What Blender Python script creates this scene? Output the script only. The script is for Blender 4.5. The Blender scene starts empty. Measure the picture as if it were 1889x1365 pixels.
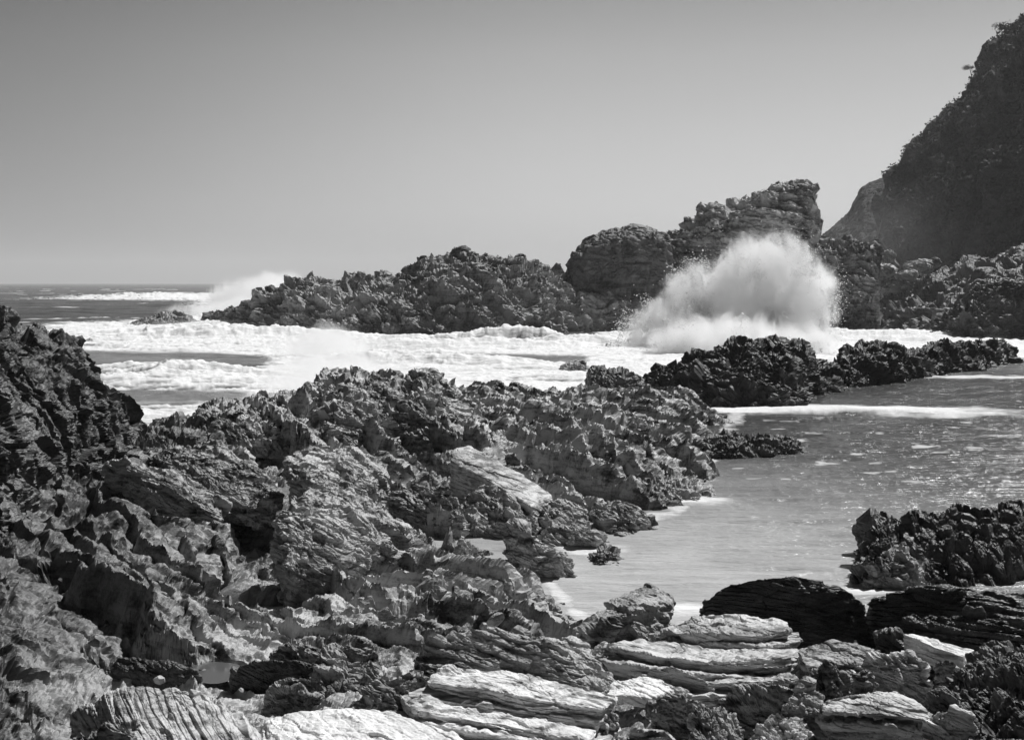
import bpy, bmesh, math, random
import numpy as np

# ------------------------------------------------------------------ camera
F = 2595.0; W, Hh = 1889.0, 1365.0; CX = W/2; HY = 522.0; CAMZ = 5.0
S = bpy.context.scene
C = S.collection
cam_d = bpy.data.cameras.new("camera"); cam = bpy.data.objects.new("camera", cam_d); C.objects.link(cam)
cam.location = (0, 0, CAMZ); cam.rotation_euler = (math.radians(90), 0, 0)
cam_d.sensor_width = 36; cam_d.lens = 36*F/W
cam_d.shift_y = -(Hh/2-HY)/W
cam_d.clip_start = 0.5; cam_d.clip_end = 30000
S.camera = cam
# ------------------------------------------------------------------ light
SUN_EL = 52.0; SUN_AZ = 45.0        # azimuth measured from +Y (view direction) towards +X (right)
el, az = math.radians(SUN_EL), math.radians(SUN_AZ)
sd = (math.sin(az)*math.cos(el), math.cos(az)*math.cos(el), math.sin(el))
sun_d = bpy.data.lights.new("sun", 'SUN'); sun = bpy.data.objects.new("sun", sun_d); C.objects.link(sun)
sun_d.energy = 5.0; sun_d.angle = math.radians(0.5); sun_d.color = (1, 1, 1)
sun.location = (60, 60, 90)
sun.rotation_euler = (math.radians(90-SUN_EL), 0, math.radians(180-SUN_AZ))
world = bpy.data.worlds.new("World"); S.world = world; world.use_nodes = True
wn = world.node_tree.nodes; wl = world.node_tree.links; wn.clear()
sky = wn.new('ShaderNodeTexSky'); sky.sky_type = 'NISHITA'; sky.sun_disc = False
sky.sun_elevation = el; sky.sun_rotation = az; sky.air_density = 1.0; sky.dust_density = 1.0
bw = wn.new('ShaderNodeRGBToBW'); bg = wn.new('ShaderNodeBackground'); wo = wn.new('ShaderNodeOutputWorld')
wl.new(sky.outputs[0], bw.inputs[0])
tc = wn.new('ShaderNodeTexCoord'); sx = wn.new('ShaderNodeSeparateXYZ'); wl.new(tc.outputs['Generated'], sx.inputs[0])
rp = wn.new('ShaderNodeValToRGB'); wl.new(sx.outputs['Z'], rp.inputs[0])
SKY_RAMP = [(0.0, 0.92), (0.05, 1.0), (0.10, 0.92), (0.16, 0.80), (0.22, 0.54), (0.42, 0.25), (1.0, 0.18)]
while len(rp.color_ramp.elements) < len(SKY_RAMP): rp.color_ramp.elements.new(0.5)
for e, (p, v) in zip(rp.color_ramp.elements, SKY_RAMP):
    e.position = p; e.color = (v, v, v, 1)
mx = wn.new('ShaderNodeMapRange'); wl.new(sx.outputs['X'], mx.inputs[0])
mx.inputs[1].default_value = -0.42; mx.inputs[2].default_value = 0.05; mx.inputs[3].default_value = 0.44; mx.inputs[4].default_value = 1.0
mx.interpolation_type = 'SMOOTHSTEP'
m1 = wn.new('ShaderNodeMath'); m1.operation = 'MULTIPLY'; wl.new(bw.outputs[0], m1.inputs[0]); wl.new(rp.outputs[0], m1.inputs[1])
m2 = wn.new('ShaderNodeMath'); m2.operation = 'MULTIPLY'; wl.new(m1.outputs[0], m2.inputs[0]); wl.new(mx.outputs[0], m2.inputs[1])
my = wn.new('ShaderNodeMapRange'); wl.new(sx.outputs['Y'], my.inputs[0]); my.interpolation_type = 'SMOOTHSTEP'
my.inputs[1].default_value = -0.4; my.inputs[2].default_value = 0.7; my.inputs[3].default_value = 0.2; my.inputs[4].default_value = 1.0
m3 = wn.new('ShaderNodeMath'); m3.operation = 'MULTIPLY'; wl.new(m2.outputs[0], m3.inputs[0]); wl.new(my.outputs[0], m3.inputs[1])
wl.new(m3.outputs[0], bg.inputs[0]); bg.inputs[1].default_value = 0.088
wl.new(bg.outputs[0], wo.inputs[0])
S.view_settings.view_transform = 'Standard'; S.view_settings.look = 'None'
S.view_settings.exposure = 0.0; S.view_settings.gamma = 1.0
S.render.engine = 'CYCLES'
S.cycles.use_denoising = True
try: S.cycles.denoiser = 'OPENIMAGEDENOISE'; S.cycles.denoising_prefilter = 'ACCURATE'
except Exception: pass
S.cycles.max_bounces = 48; S.cycles.diffuse_bounces = 1; S.cycles.glossy_bounces = 2
S.cycles.transmission_bounces = 2; S.cycles.volume_bounces = 48; S.cycles.transparent_max_bounces = 12
S.cycles.volume_step_rate = 1.0; S.cycles.volume_max_steps = 256
S.cycles.use_adaptive_sampling = True; S.cycles.adaptive_threshold = 0.02

# ------------------------------------------------------------------ numpy noise
def h01(ix, iy, iz, seed):
    h = (ix.astype(np.uint32)*np.uint32(374761393) + iy.astype(np.uint32)*np.uint32(668265263)
         + iz.astype(np.uint32)*np.uint32(2147483647) + np.uint32((seed*974634777+12345) & 0xffffffff))
    h = (h ^ (h >> np.uint32(13)))*np.uint32(1274126177)
    h = (h ^ (h >> np.uint32(16)))*np.uint32(2246822519)
    h = h ^ (h >> np.uint32(15))
    return h.astype(np.float32)*np.float32(1/4294967295.0)

def vnoise(P, seed=0):                     # value noise -1..1
    P = P.astype(np.float32)
    i = np.floor(P); f = P-i; i = i.astype(np.int64); u = f*f*f*(f*(f*6-15)+10)
    out = np.zeros(len(P), np.float32)
    for dx in (0, 1):
        wx = u[:, 0] if dx else 1-u[:, 0]
        for dy in (0, 1):
            wy = u[:, 1] if dy else 1-u[:, 1]
            for dz in (0, 1):
                wz = u[:, 2] if dz else 1-u[:, 2]
                out += wx*wy*wz*h01(i[:, 0]+dx, i[:, 1]+dy, i[:, 2]+dz, seed)
    return out*2-1

_R = np.array([[0.36, 0.48, -0.8], [-0.8, 0.6, 0.0], [0.48, 0.64, 0.6]], np.float32)
def fbm(P, seed=0, octv=4, gain=0.5, ridged=False):
    a, s, out = 1.0, 0.0, np.zeros(len(P), np.float32); Q = P.astype(np.float32)
    for k in range(octv):
        n = vnoise(Q, seed+k*7)
        if ridged: n = 1-2*np.abs(n)
        out += a*n; s += a; a *= gain; Q = (Q@_R)*2.03+11.3
    return out/s

def facet(P, seed=0, tilt=1.0, soft=0.09):  # fractured blocks: each cell is a tilted plane with its own offset
    P = P.astype(np.float32); b = np.floor(P-0.5).astype(np.int64)
    best = np.full(len(P), 1e9, np.float32); val = np.zeros(len(P), np.float32); sec = best.copy(); val2 = val.copy()
    for dx in (0, 1):
        for dy in (0, 1):
            for dz in (0, 1):
                c = b+np.array([dx, dy, dz])
                r = [h01(c[:, 0], c[:, 1], c[:, 2], seed+k) for k in range(4)]
                d = np.stack([P[:, k]-c[:, k]-(0.5+(r[k]-0.5)*0.8) for k in range(3)], 1)
                q = (d*d).sum(1)
                rx = (r[1]*7.13) % 1-0.5; ry = (r[2]*5.71) % 1-0.5; rz = (r[0]*9.37) % 1-0.5
                v = (r[3]-0.5)+tilt*2*(d[:, 0]*rx+d[:, 1]*ry+d[:, 2]*rz)
                m = q < best; m2 = (~m) & (q < sec)
                sec = np.where(m, best, np.where(m2, q, sec)); val2 = np.where(m, val, np.where(m2, v, val2))
                best = np.where(m, q, best); val = np.where(m, v, val)
    edge = np.sqrt(sec)-np.sqrt(best)
    w = 0.5+0.5*np.clip(edge/soft, 0, 1)
    return val*w+val2*(1-w), edge, best

def sstep(a, b, x):
    t = np.clip((x-a)/(b-a), 0, 1); return t*t*(3-2*t)

BED = np.array([0.42, 0.22, 0.88]); BED /= np.linalg.norm(BED)
DIP = (0.61, 0.46, 0.64)                   # upended strata of the shore

def rock_disp(P, size, seed, bed=BED, chunk=0.5, lam=0.3, fine=0.15, big=0.35, layer=0.12, aniso=2.2, crack=1.0, knob=0.0, lv=(0.34, 0.10)):
    """scalar displacement for rock at world points P; size = feature size in metres"""
    bed = np.asarray(bed, float)/np.linalg.norm(bed)
    s = P@bed
    wpt = P+size*0.24*np.stack([vnoise(P/size*1.3, seed+50), vnoise(P/size*1.3+9, seed+51), vnoise(P/size*1.3+19, seed+52)], 1)
    Q = wpt+np.outer(s*(aniso-1), bed)     # squash cells along the bedding normal
    d = np.zeros(len(P), np.float32)
    if big: d += big*size*fbm(P/size*0.55, seed+1, 3)
    if chunk:
        v, e, _ = facet(Q/size, seed+2, 0.9)
        d += chunk*size*(0.55*v - crack*0.13*(1-sstep(0, 0.12, e)))
        v, e, _ = facet(Q/size*2.5+5, seed+12, 1.0)
        d += chunk*size*lv[0]*(0.55*v - crack*0.16*(1-sstep(0, 0.14, e)))
        v, e, _ = facet(Q/size*6.3+3, seed+22, 1.0)
        d += chunk*size*lv[1]*(0.6*v - crack*0.2*(1-sstep(0, 0.2, e)))
    if knob:                               # rounded lumps with creases between them
        _, e, b = facet(wpt/size*1.4+20, seed+70, 0); d += knob*size*0.42*(0.55-b-0.25*(1-sstep(0, .2, e)))
        _, e, b = facet(wpt/size*3.6+40, seed+75, 0); d += knob*size*0.17*(0.55-b-0.25*(1-sstep(0, .25, e)))
    if lam:
        for kk, (hh, aa) in enumerate(((layer, 1.0), (layer*0.37, 0.35))):
            t = s/hh+0.8*vnoise(P/(hh*12), seed+30+kk)+0.25*vnoise(P/(hh*3.5), seed+33+kk)
            L = np.floor(t); fr = t-L
            r0 = h01(L.astype(np.int64), L.astype(np.int64), L.astype(np.int64), seed+45+kk)
            r1 = vnoise(P/(hh*7)+L[:, None]*3.7, seed+40+kk)
            d += lam*aa*hh*(1.1*r0-0.55+0.9*np.clip(r1*1.6, -0.6, 0.6)-0.7*(1-sstep(0.0, 0.10, fr)*sstep(1.0, 0.9, fr)))
    if fine: d += fine*size*0.35*fbm(P/size*5, seed+60, 5, 0.55)
    return d

# ------------------------------------------------------------------ meshes
def px2w(px, py=None, z=None, D=None):
    if D is None: D = F*(CAMZ-z)/(py-HY)
    if z is None: z = CAMZ-(py-HY)/F*D
    return np.array([(px-CX)/F*D, D, z])

def link_mesh(name, V, faces, mat, loc=(0, 0, 0), parent=None, smooth=False):
    me = bpy.data.meshes.new(name); V = np.asarray(V, np.float32)-np.asarray(loc, np.float32)
    faces = np.asarray(faces, np.int32); k = faces.shape[1]
    me.vertices.add(len(V)); me.vertices.foreach_set('co', V.ravel())
    me.loops.add(faces.size); me.loops.foreach_set('vertex_index', faces.ravel())
    me.polygons.add(len(faces)); me.polygons.foreach_set('loop_start', np.arange(0, faces.size, k, dtype=np.int32))
    me.polygons.foreach_set('use_smooth', np.full(len(faces), smooth, bool))
    me.update(calc_edges=True); me.validate()
    if mat: me.materials.append(mat)
    o = bpy.data.objects.new(name, me); o.location = loc; C.objects.link(o)
    if parent: o.parent = parent
    return o

def tag(o, label=None, cat=None, group=None, kind=None):
    if label: o['label'] = label
    if cat: o['category'] = cat
    if group: o['group'] = group
    if kind: o['kind'] = kind
    return o

def grid_faces(nu, nv):
    a = np.arange(nu*nv).reshape(nu, nv)
    return np.stack([a[:-1, :-1].ravel(), a[1:, :-1].ravel(), a[1:, 1:].ravel(), a[:-1, 1:].ravel()], 1)

def grid_normals(G):
    du = np.gradient(G, axis=0); dv = np.gradient(G, axis=1)
    n = np.cross(du, dv); n /= np.linalg.norm(n, axis=2, keepdims=True)+1e-9
    return n

def cubic(x, xs, ys):                       # smooth 1-D interpolation through control values
    xs = np.asarray(xs, float); ys = np.asarray(ys, float)
    m = np.gradient(ys, xs); i = np.clip(np.searchsorted(xs, x)-1, 0, len(xs)-2)
    h = xs[i+1]-xs[i]; t = np.clip((x-xs[i])/h, 0, 1)
    return ((2*t**3-3*t**2+1)*ys[i]+(t**3-2*t**2+t)*h*m[i]+(-2*t**3+3*t**2)*ys[i+1]+(t**3-t**2)*h*m[i+1])

def ridge(name, mat, sil, Dr, Df, Db=None, zb=-0.6, step=1.6, nv=None, e=0.75, rockp=None, seed=1, size=2.0, sharp=False, wob=0.0):
    """an outcrop: sil=[(px,py)] skyline, Dr/Df/Db = [(px,D)] distance of crest / front foot / back foot"""
    sil = np.array(sil, float); px = np.arange(sil[0, 0], sil[-1, 0]+0.01, step)
    top = np.interp(px, sil[:, 0], sil[:, 1])
    f = lambda T: np.interp(px, [t[0] for t in T], [t[1] for t in T])
    dr, df = f(Dr), f(Df); db = f(Db) if Db else dr+(dr-df)*0.8
    zt = CAMZ-(top-HY)/F*dr
    zt = np.maximum(zt, zb+0.02)
    if nv is None: nv = int(np.clip(np.max(zt)*1.5/np.mean(dr)*F/step*1.3, 40, 420))
    th = np.concatenate([np.linspace(0, math.pi/2, nv), np.linspace(math.pi/2, math.pi, nv//2)[1:]])
    c = np.cos(th); s = np.sin(th)
    cc = np.sign(c)*np.abs(c)**e; ss = np.abs(s)**(e if not sharp else 1.0)
    D = np.where(cc[None] > 0, dr[:, None]-(dr-df)[:, None]*cc[None], dr[:, None]+(db-dr)[:, None]*(-cc[None]))
    want = (zt-CAMZ)/dr; z0 = zt.copy()
    for _ in range(4):                       # keep the visible skyline on the drawn one
        Z = zb+(zt[:, None]-zb)*ss[None]; Am = ((Z-CAMZ)/D)[:, 4:-4].max(1)
        zt = np.where(z0 > zb+0.4, np.maximum(zt+(want-Am)*dr, zb+0.05), zt)
    Z = zb+(zt[:, None]-zb)*ss[None]
    X = (px[:, None]-CX)/F*D
    G = np.stack([X, D, Z], 2)
    if wob:
        q = G.reshape(-1, 3)
        G = G+wob*np.stack([vnoise(q/size*0.5, seed+90), vnoise(q/size*0.5+7, seed+91), 0.25*vnoise(q/size*0.5+3, seed+92)], 1).reshape(G.shape)
    n = -grid_normals(G)
    if n[:, :, 2].mean() < 0: n = -n
    q = G.reshape(-1, 3)
    d = rock_disp(q, size, seed, **(rockp or {})).reshape(G.shape[:2])
    d = d-0.9*d[zt > zb+0.5].mean() if (zt > zb+0.5).any() else d
    lim = 0.35+0.65*np.clip(np.minimum(zt-zb, 99)/(size*1.2), 0, 1)
    G = G+n*(d*lim[:, None])[:, :, None]
    G[:, 0, 2] = np.minimum(G[:, 0, 2], zb); G[:, -1, 2] = np.minimum(G[:, -1, 2], zb)
    V = G.reshape(-1, 3)
    loc = (float(V[:, 0].mean()), float(V[:, 1].mean()), max(zb, -0.6))
    return link_mesh(name, V, grid_faces(*G.shape[:2]), mat, loc)

_dirs = {}
def cube_dirs(n):                            # a sphere of directions from a subdivided cube (quads, welded)
    if n in _dirs: return _dirs[n]
    t = np.linspace(-1, 1, n+1); t = np.tan(t*math.pi/4)
    idx = {}; P = []; Fc = []
    faces = []
    A, B = np.meshgrid(t, t, indexing='ij'); one = np.ones_like(A)
    allP = []; off = 0
    for ax, sg in ((0, 1), (0, -1), (1, 1), (1, -1), (2, 1), (2, -1)):
        comp = [None]*3; comp[ax] = one*sg; comp[(ax+1) % 3] = A; comp[(ax+2) % 3] = B*sg
        allP.append(np.stack(comp, 2).reshape(-1, 3)); faces.append(grid_faces(n+1, n+1)+off); off += (n+1)**2
    P = np.concatenate(allP); Fc = np.concatenate(faces)
    key = np.round(P*1e5).astype(np.int64)
    _, first, inv = np.unique(key, axis=0, return_index=True, return_inverse=True)
    P = P[first]; Fc = inv.reshape(-1)[Fc]
    P /= np.linalg.norm(P, axis=1, keepdims=True)
    _dirs[n] = (P, Fc); return _dirs[n]

def hull_planes(pts):
    bm = bmesh.new()
    for p in pts: bm.verts.new(p)
    bmesh.ops.convex_hull(bm, input=bm.verts)
    c = np.mean(pts, axis=0); out = []
    for f in bm.faces:
        n = np.array(f.normal); 
        if np.linalg.norm(n) < 0.5 or f.calc_area() < 1e-6: continue
        d = float(n@(np.array(f.verts[0].co)-c))
        if d < 0: n, d = -n, -d
        out.append((n, max(d, 1e-3), f.calc_area()))
    bm.free(); return c, out

def vert_normals(V, Fc):
    n = np.zeros_like(V); a, b, c, d = (V[Fc[:, k]] for k in range(4))
    fn = np.cross(c-a, d-b)
    for k in range(4): np.add.at(n, Fc[:, k], fn)
    return n/(np.linalg.norm(n, axis=1, keepdims=True)+1e-12)

def hull_shell(pts, base, grow=0.12, p=14, res=90, size=None, seed=1, rockp=None, thick=None, shift=None):
    W3 = np.array([px2w(a, b, z=c) for a, b, c in pts])
    if shift is not None: W3 = W3+np.array(shift)
    ctr = W3[:, :2].mean(0)
    low = W3.copy(); low[:, :2] = ctr+(low[:, :2]-ctr)*(1+grow); low[:, 2] = base if thick is None else W3[:, 2]-thick
    allp = np.concatenate([W3, low])
    c, pl = hull_planes(allp)
    ext = (allp.max(0)-allp.min(0))/2
    dirs, Fc = cube_dirs(res)
    dv = dirs*np.maximum(ext, ext.max()*0.25); dv /= np.linalg.norm(dv, axis=1, keepdims=True)
    acc = np.zeros(len(dv)); 
    # merge nearly coplanar faces so a face split into triangles does not count twice
    mer = []
    for n, d, a in pl:
        for k in range(len(mer)):
            if n@mer[k][0] > 0.985 and abs(d-mer[k][1]) < 0.05*ext.max(): break
        else: mer.append((n, d))
    for n, d in mer: acc += np.maximum(dv@n/d, 0)**p
    r = acc**(-1.0/p)*2**(0.85/p)
    V = c+dv*r[:, None]
    N = vert_normals(V, Fc)
    if ((V-c)*N).sum() < 0: N = -N; Fc = Fc[:, ::-1]
    size = size or float(np.sort(ext)[1])*0.9
    V = V+N*rock_disp(V, size, seed, **(rockp or {}))[:, None]
    return V, Fc

SHELLS = {}
def rock(name, label, cat, mat, pts, base=0.2, group=None, parts=None, plates=0, thick=0.07, gap=0.05, back=0.10, **kw):
    seed = abs(hash((int(pts[0][0]), int(pts[0][1])))) % 997
    kw.setdefault('seed', seed)
    if plates:                               # split slab: thin plates with open joints over a set-back core
        rg = random.Random(kw['seed']); sh = []
        core = dict(kw); core['grow'] = -0.12; core['p'] = 12
        sh.append(hull_shell(pts, base, shift=(0, 0.10, -thick*0.8), **core))
        for k in range(plates):
            k2 = dict(kw); k2['seed'] = kw['seed']+3*k; k2['grow'] = -0.05; k2['p'] = 20
            sub = pts if k == 0 else [(a+rg.uniform(-26, 26), b+rg.uniform(-2, 2), c) for a, b, c in pts]
            sh.append(hull_shell(sub, base, thick=thick*rg.uniform(.7, 1.3), shift=(rg.uniform(-.12, .12)*(k > 0), -k*back*rg.uniform(.5, 1.3), -k*(thick+gap)), **k2))
    else: sh = [hull_shell(pts, base, **kw)]
    for extra in (parts or []):
        k2 = dict(kw); k2['seed'] = kw['seed']+5
        sh.append(hull_shell(extra, base, **k2))
    V = np.concatenate([s[0] for s in sh]); off = 0; Fs = []
    for s in sh: Fs.append(s[1]+off); off += len(s[0])
    loc = (float(V[:, 0].mean()), float(V[:, 1].mean()), float(max(base, V[:, 2].min())))
    o = link_mesh(name, V, np.concatenate(Fs), mat, loc)
    return tag(o, label, cat, group)

# ------------------------------------------------------------------ materials (neutral greys: the photograph is black and white)
def rock_mat(name, dark, light, scale=1.0, rough=0.6, bump=0.35, bed=BED, streak=0.5, spots=0.0, wet=0.0, west=False, contrast=(0.36, 0.61)):
    m = bpy.data.materials.new(name); m.use_nodes = True; N = m.node_tree.nodes; L = m.node_tree.links
    b = N['Principled BSDF']
    geo = N.new('ShaderNodeNewGeometry')
    def noise(sc, det, vec, rg=0.6, dist=0.0):
        n = N.new('ShaderNodeTexNoise'); n.inputs['Scale'].default_value = sc; n.inputs['Detail'].default_value = det
        n.inputs['Roughness'].default_value = rg; n.inputs['Distortion'].default_value = dist
        L.new(vec, n.inputs['Vector']); return n.outputs[0]
    def math_(op, a, c, d=None, clamp=False):
        n = N.new('ShaderNodeMath'); n.operation = op; n.use_clamp = clamp
        for k, v in enumerate((a, c, d)):
            if v is None: continue
            if isinstance(v, (int, float)): n.inputs[k].default_value = v
            else: L.new(v, n.inputs[k])
        return n.outputs[0]
    # bedding coordinate frame: stretch space so noise streaks follow the strata
    q = np.asarray(bed, float)/np.linalg.norm(bed)
    mp = N.new('ShaderNodeMapping'); L.new(geo.outputs['Position'], mp.inputs['Vector'])
    mp.inputs['Rotation'].default_value = (0, math.atan2(q[0], q[2]), 0) if False else (math.atan2(q[1], q[2]), -math.atan2(q[0], q[2]), 0)
    mp.inputs['Scale'].default_value = (0.7*scale, 0.9*scale, 7.0*scale)
    nb = noise(0.45*scale, 5, geo.outputs['Position'], 0.6)
    nm = noise(2.6*scale, 6, geo.outputs['Position'], 0.62, 0.6)
    ns = noise(1.6, 6, mp.outputs[0], 0.65, 0.4)
    nf = noise(26*scale, 5, geo.outputs['Position'], 0.6)
    v = math_('MULTIPLY', nb, 0.30)
    v = math_('ADD', v, math_('MULTIPLY', nm, 0.35))
    v = math_('ADD', v, math_('MULTIPLY', ns, streak*0.5))
    v = math_('ADD', v, math_('MULTIPLY', nf, 0.15))
    tot = 0.8+streak*0.5
    v = math_('DIVIDE', v, tot)
    mr = N.new('ShaderNodeMapRange'); mr.interpolation_type = 'SMOOTHSTEP'; L.new(v, mr.inputs[0])
    mr.inputs[1].default_value = contrast[0]+0.05; mr.inputs[2].default_value = contrast[1]-0.05
    mr.inputs[3].default_value = dark; mr.inputs[4].default_value = light
    col = mr.outputs[0]
    if spots:                                       # pale barnacle and quartz flecks
        vo = N.new('ShaderNodeTexVoronoi'); vo.inputs['Scale'].default_value = 5.5*scale; L.new(mp.outputs[0], vo.inputs['Vector'])
        sp = math_('LESS_THAN', vo.outputs['Distance'], 0.17)
        gate = math_('GREATER_THAN', nm, 0.60)
        sp = math_('MULTIPLY', sp, gate)
        mxs = N.new('ShaderNodeMix'); mxs.data_type = 'FLOAT'; L.new(sp, mxs.inputs[0]); L.new(col, mxs.inputs[2]); mxs.inputs[3].default_value = spots
        col = mxs.outputs[0]
    if west:                                        # algae plus painted-in vignetting, darkening rock on the western part of the shore
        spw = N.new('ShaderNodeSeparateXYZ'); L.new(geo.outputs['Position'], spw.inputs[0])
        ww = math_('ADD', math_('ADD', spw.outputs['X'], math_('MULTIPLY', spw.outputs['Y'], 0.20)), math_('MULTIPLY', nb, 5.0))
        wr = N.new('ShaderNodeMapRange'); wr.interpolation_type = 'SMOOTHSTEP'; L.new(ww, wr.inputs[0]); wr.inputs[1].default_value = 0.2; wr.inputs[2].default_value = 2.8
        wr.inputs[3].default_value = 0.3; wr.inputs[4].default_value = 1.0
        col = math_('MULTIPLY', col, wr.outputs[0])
    if wet:                                         # darker splash zone just above the water line
        sp = N.new('ShaderNodeSeparateXYZ'); L.new(geo.outputs['Position'], sp.inputs[0])
        zz = math_('ADD', sp.outputs['Z'], math_('MULTIPLY', nm, -0.9))
        w = N.new('ShaderNodeMapRange'); L.new(zz, w.inputs[0]); w.inputs[1].default_value = -0.35; w.inputs[2].default_value = wet-0.45
        w.inputs[3].default_value = 0.42; w.inputs[4].default_value = 1.0
        col = math_('MULTIPLY', col, w.outputs[0])
    cmb = N.new('ShaderNodeCombineColor')
    for k in range(3): L.new(col, cmb.inputs[k])
    L.new(cmb.outputs[0], b.inputs['Base Color'])
    b.inputs['Roughness'].default_value = rough
    b.inputs['Specular IOR Level'].default_value = 0.35
    bsum = math_('ADD', math_('MULTIPLY', nf, 0.35), math_('ADD', math_('MULTIPLY', ns, 0.6), math_('MULTIPLY', nm, 0.5)))
    bp = N.new('ShaderNodeBump'); bp.inputs['Strength'].default_value = bump; bp.inputs['Distance'].default_value = 0.06/scale
    L.new(bsum, bp.inputs['Height']); L.new(bp.outputs[0], b.inputs['Normal'])
    return m

M = {}
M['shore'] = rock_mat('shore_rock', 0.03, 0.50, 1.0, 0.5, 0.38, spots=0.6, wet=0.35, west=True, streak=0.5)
M['shore_dark'] = rock_mat('dark_shore_rock', 0.016, 0.16, 1.0, 0.5, 0.5, spots=0.35)
M['far'] = rock_mat('far_rock', 0.03, 0.36, 0.22, 0.6, 0.6)
M['far_pale'] = rock_mat('far_pale_rock', 0.05, 0.55, 0.25, 0.6, 0.6)
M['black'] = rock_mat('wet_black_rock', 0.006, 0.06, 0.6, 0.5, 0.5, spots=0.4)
M['slab'] = rock_mat('pale_schist', 0.22, 0.80, 1.6, 0.7, 0.5, streak=1.8, contrast=(0.33, 0.58))
M['white'] = rock_mat('white_schist', 0.62, 0.86, 1.6, 0.7, 0.25, streak=1.2)
M['schist'] = rock_mat('grey_schist', 0.16, 0.62, 1.6, 0.55, 0.4, streak=1.6)
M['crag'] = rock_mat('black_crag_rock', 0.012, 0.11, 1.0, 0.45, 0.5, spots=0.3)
M['dome'] = rock_mat('dark_far_rock', 0.02, 0.17, 0.22, 0.6, 0.6)
M['boulder'] = rock_mat('grey_boulder', 0.035, 0.42, 1.3, 0.55, 0.45, streak=0.8, spots=0.5)
M['darkboulder'] = rock_mat('dark_boulder', 0.012, 0.09, 1.3, 0.42, 0.45, streak=1.2)
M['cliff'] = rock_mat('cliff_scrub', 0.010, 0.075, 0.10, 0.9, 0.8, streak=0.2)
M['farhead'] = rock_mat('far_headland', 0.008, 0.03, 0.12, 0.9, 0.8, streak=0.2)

def leaf_mat():
    m = bpy.data.materials.new('scrub_leaves'); m.use_nodes = True; b = m.node_tree.nodes['Principled BSDF']
    n = m.node_tree.nodes.new('ShaderNodeTexNoise'); n.inputs['Scale'].default_value = 0.15
    g = m.node_tree.nodes.new('ShaderNodeNewGeometry'); m.node_tree.links.new(g.outputs['Position'], n.inputs['Vector'])
    r = m.node_tree.nodes.new('ShaderNodeMapRange'); m.node_tree.links.new(n.outputs[0], r.inputs[0])
    r.inputs[1].default_value = 0.4; r.inputs[2].default_value = 0.6; r.inputs[3].default_value = 0.012; r.inputs[4].default_value = 0.05
    c = m.node_tree.nodes.new('ShaderNodeCombineColor')
    for k in range(3): m.node_tree.links.new(r.outputs[0], c.inputs[k])
    m.node_tree.links.new(c.outputs[0], b.inputs['Base Color']); b.inputs['Roughness'].default_value = 0.8
    return m
M['leaf'] = leaf_mat()
def plain(name, v, rough=0.8):
    m = bpy.data.materials.new(name); m.use_nodes = True; b = m.node_tree.nodes['Principled BSDF']
    n = m.node_tree.nodes.new('ShaderNodeTexNoise'); n.inputs['Scale'].default_value = 4
    r = m.node_tree.nodes.new('ShaderNodeMapRange'); m.node_tree.links.new(n.outputs[0], r.inputs[0])
    r.inputs[3].default_value = v*0.7; r.inputs[4].default_value = v*1.3
    c = m.node_tree.nodes.new('ShaderNodeCombineColor')
    for k in range(3): m.node_tree.links.new(r.outputs[0], c.inputs[k])
    m.node_tree.links.new(c.outputs[0], b.inputs['Base Color']); b.inputs['Roughness'].default_value = rough
    return m
M['bark'] = plain('bark', 0.05)

# ------------------------------------------------------------------ sea
def water_mat():
    m = bpy.data.materials.new('sea_water'); m.use_nodes = True; N = m.node_tree.nodes; L = m.node_tree.links
    b = N['Principled BSDF']; geo = N.new('ShaderNodeNewGeometry')
    af = N.new('ShaderNodeAttribute'); af.attribute_name = 'foam'
    aw = N.new('ShaderNodeAttribute'); aw.attribute_name = 'turbid'
    mix = N.new('ShaderNodeMix'); mix.data_type = 'FLOAT'; L.new(af.outputs['Fac'], mix.inputs[0]); L.new(aw.outputs['Fac'], mix.inputs[2]); mix.inputs[3].default_value = 0.80
    c = N.new('ShaderNodeCombineColor')
    for k in range(3): L.new(mix.outputs[0], c.inputs[k])
    L.new(c.outputs[0], b.inputs['Base Color'])
    r = N.new('ShaderNodeMapRange'); L.new(af.outputs['Fac'], r.inputs[0]); r.inputs[3].default_value = 0.22; r.inputs[4].default_value = 0.9
    L.new(r.outputs[0], b.inputs['Roughness']); b.inputs['IOR'].default_value = 1.33
    mp = N.new('ShaderNodeMapping'); mp.inputs['Scale'].default_value = (0.3, 1.5, 1); L.new(geo.outputs['Position'], mp.inputs['Vector'])
    n1 = N.new('ShaderNodeTexNoise'); n1.inputs['Scale'].default_value = 2.6; n1.inputs['Detail'].default_value = 5; n1.inputs['Roughness'].default_value = 0.65; L.new(mp.outputs[0], n1.inputs['Vector'])
    bp = N.new('ShaderNodeBump'); bp.inputs['Strength'].default_value = 0.75; bp.inputs['Distance'].default_value = 0.14
    L.new(n1.outputs[0], bp.inputs['Height']); L.new(bp.outputs[0], b.inputs['Normal'])
    return m

def gauss(px, py, cx, cy, rx, ry, pw=2):
    return np.exp(-(np.abs((px-cx)/rx)**pw+np.abs((py-cy)/ry)**pw))

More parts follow.
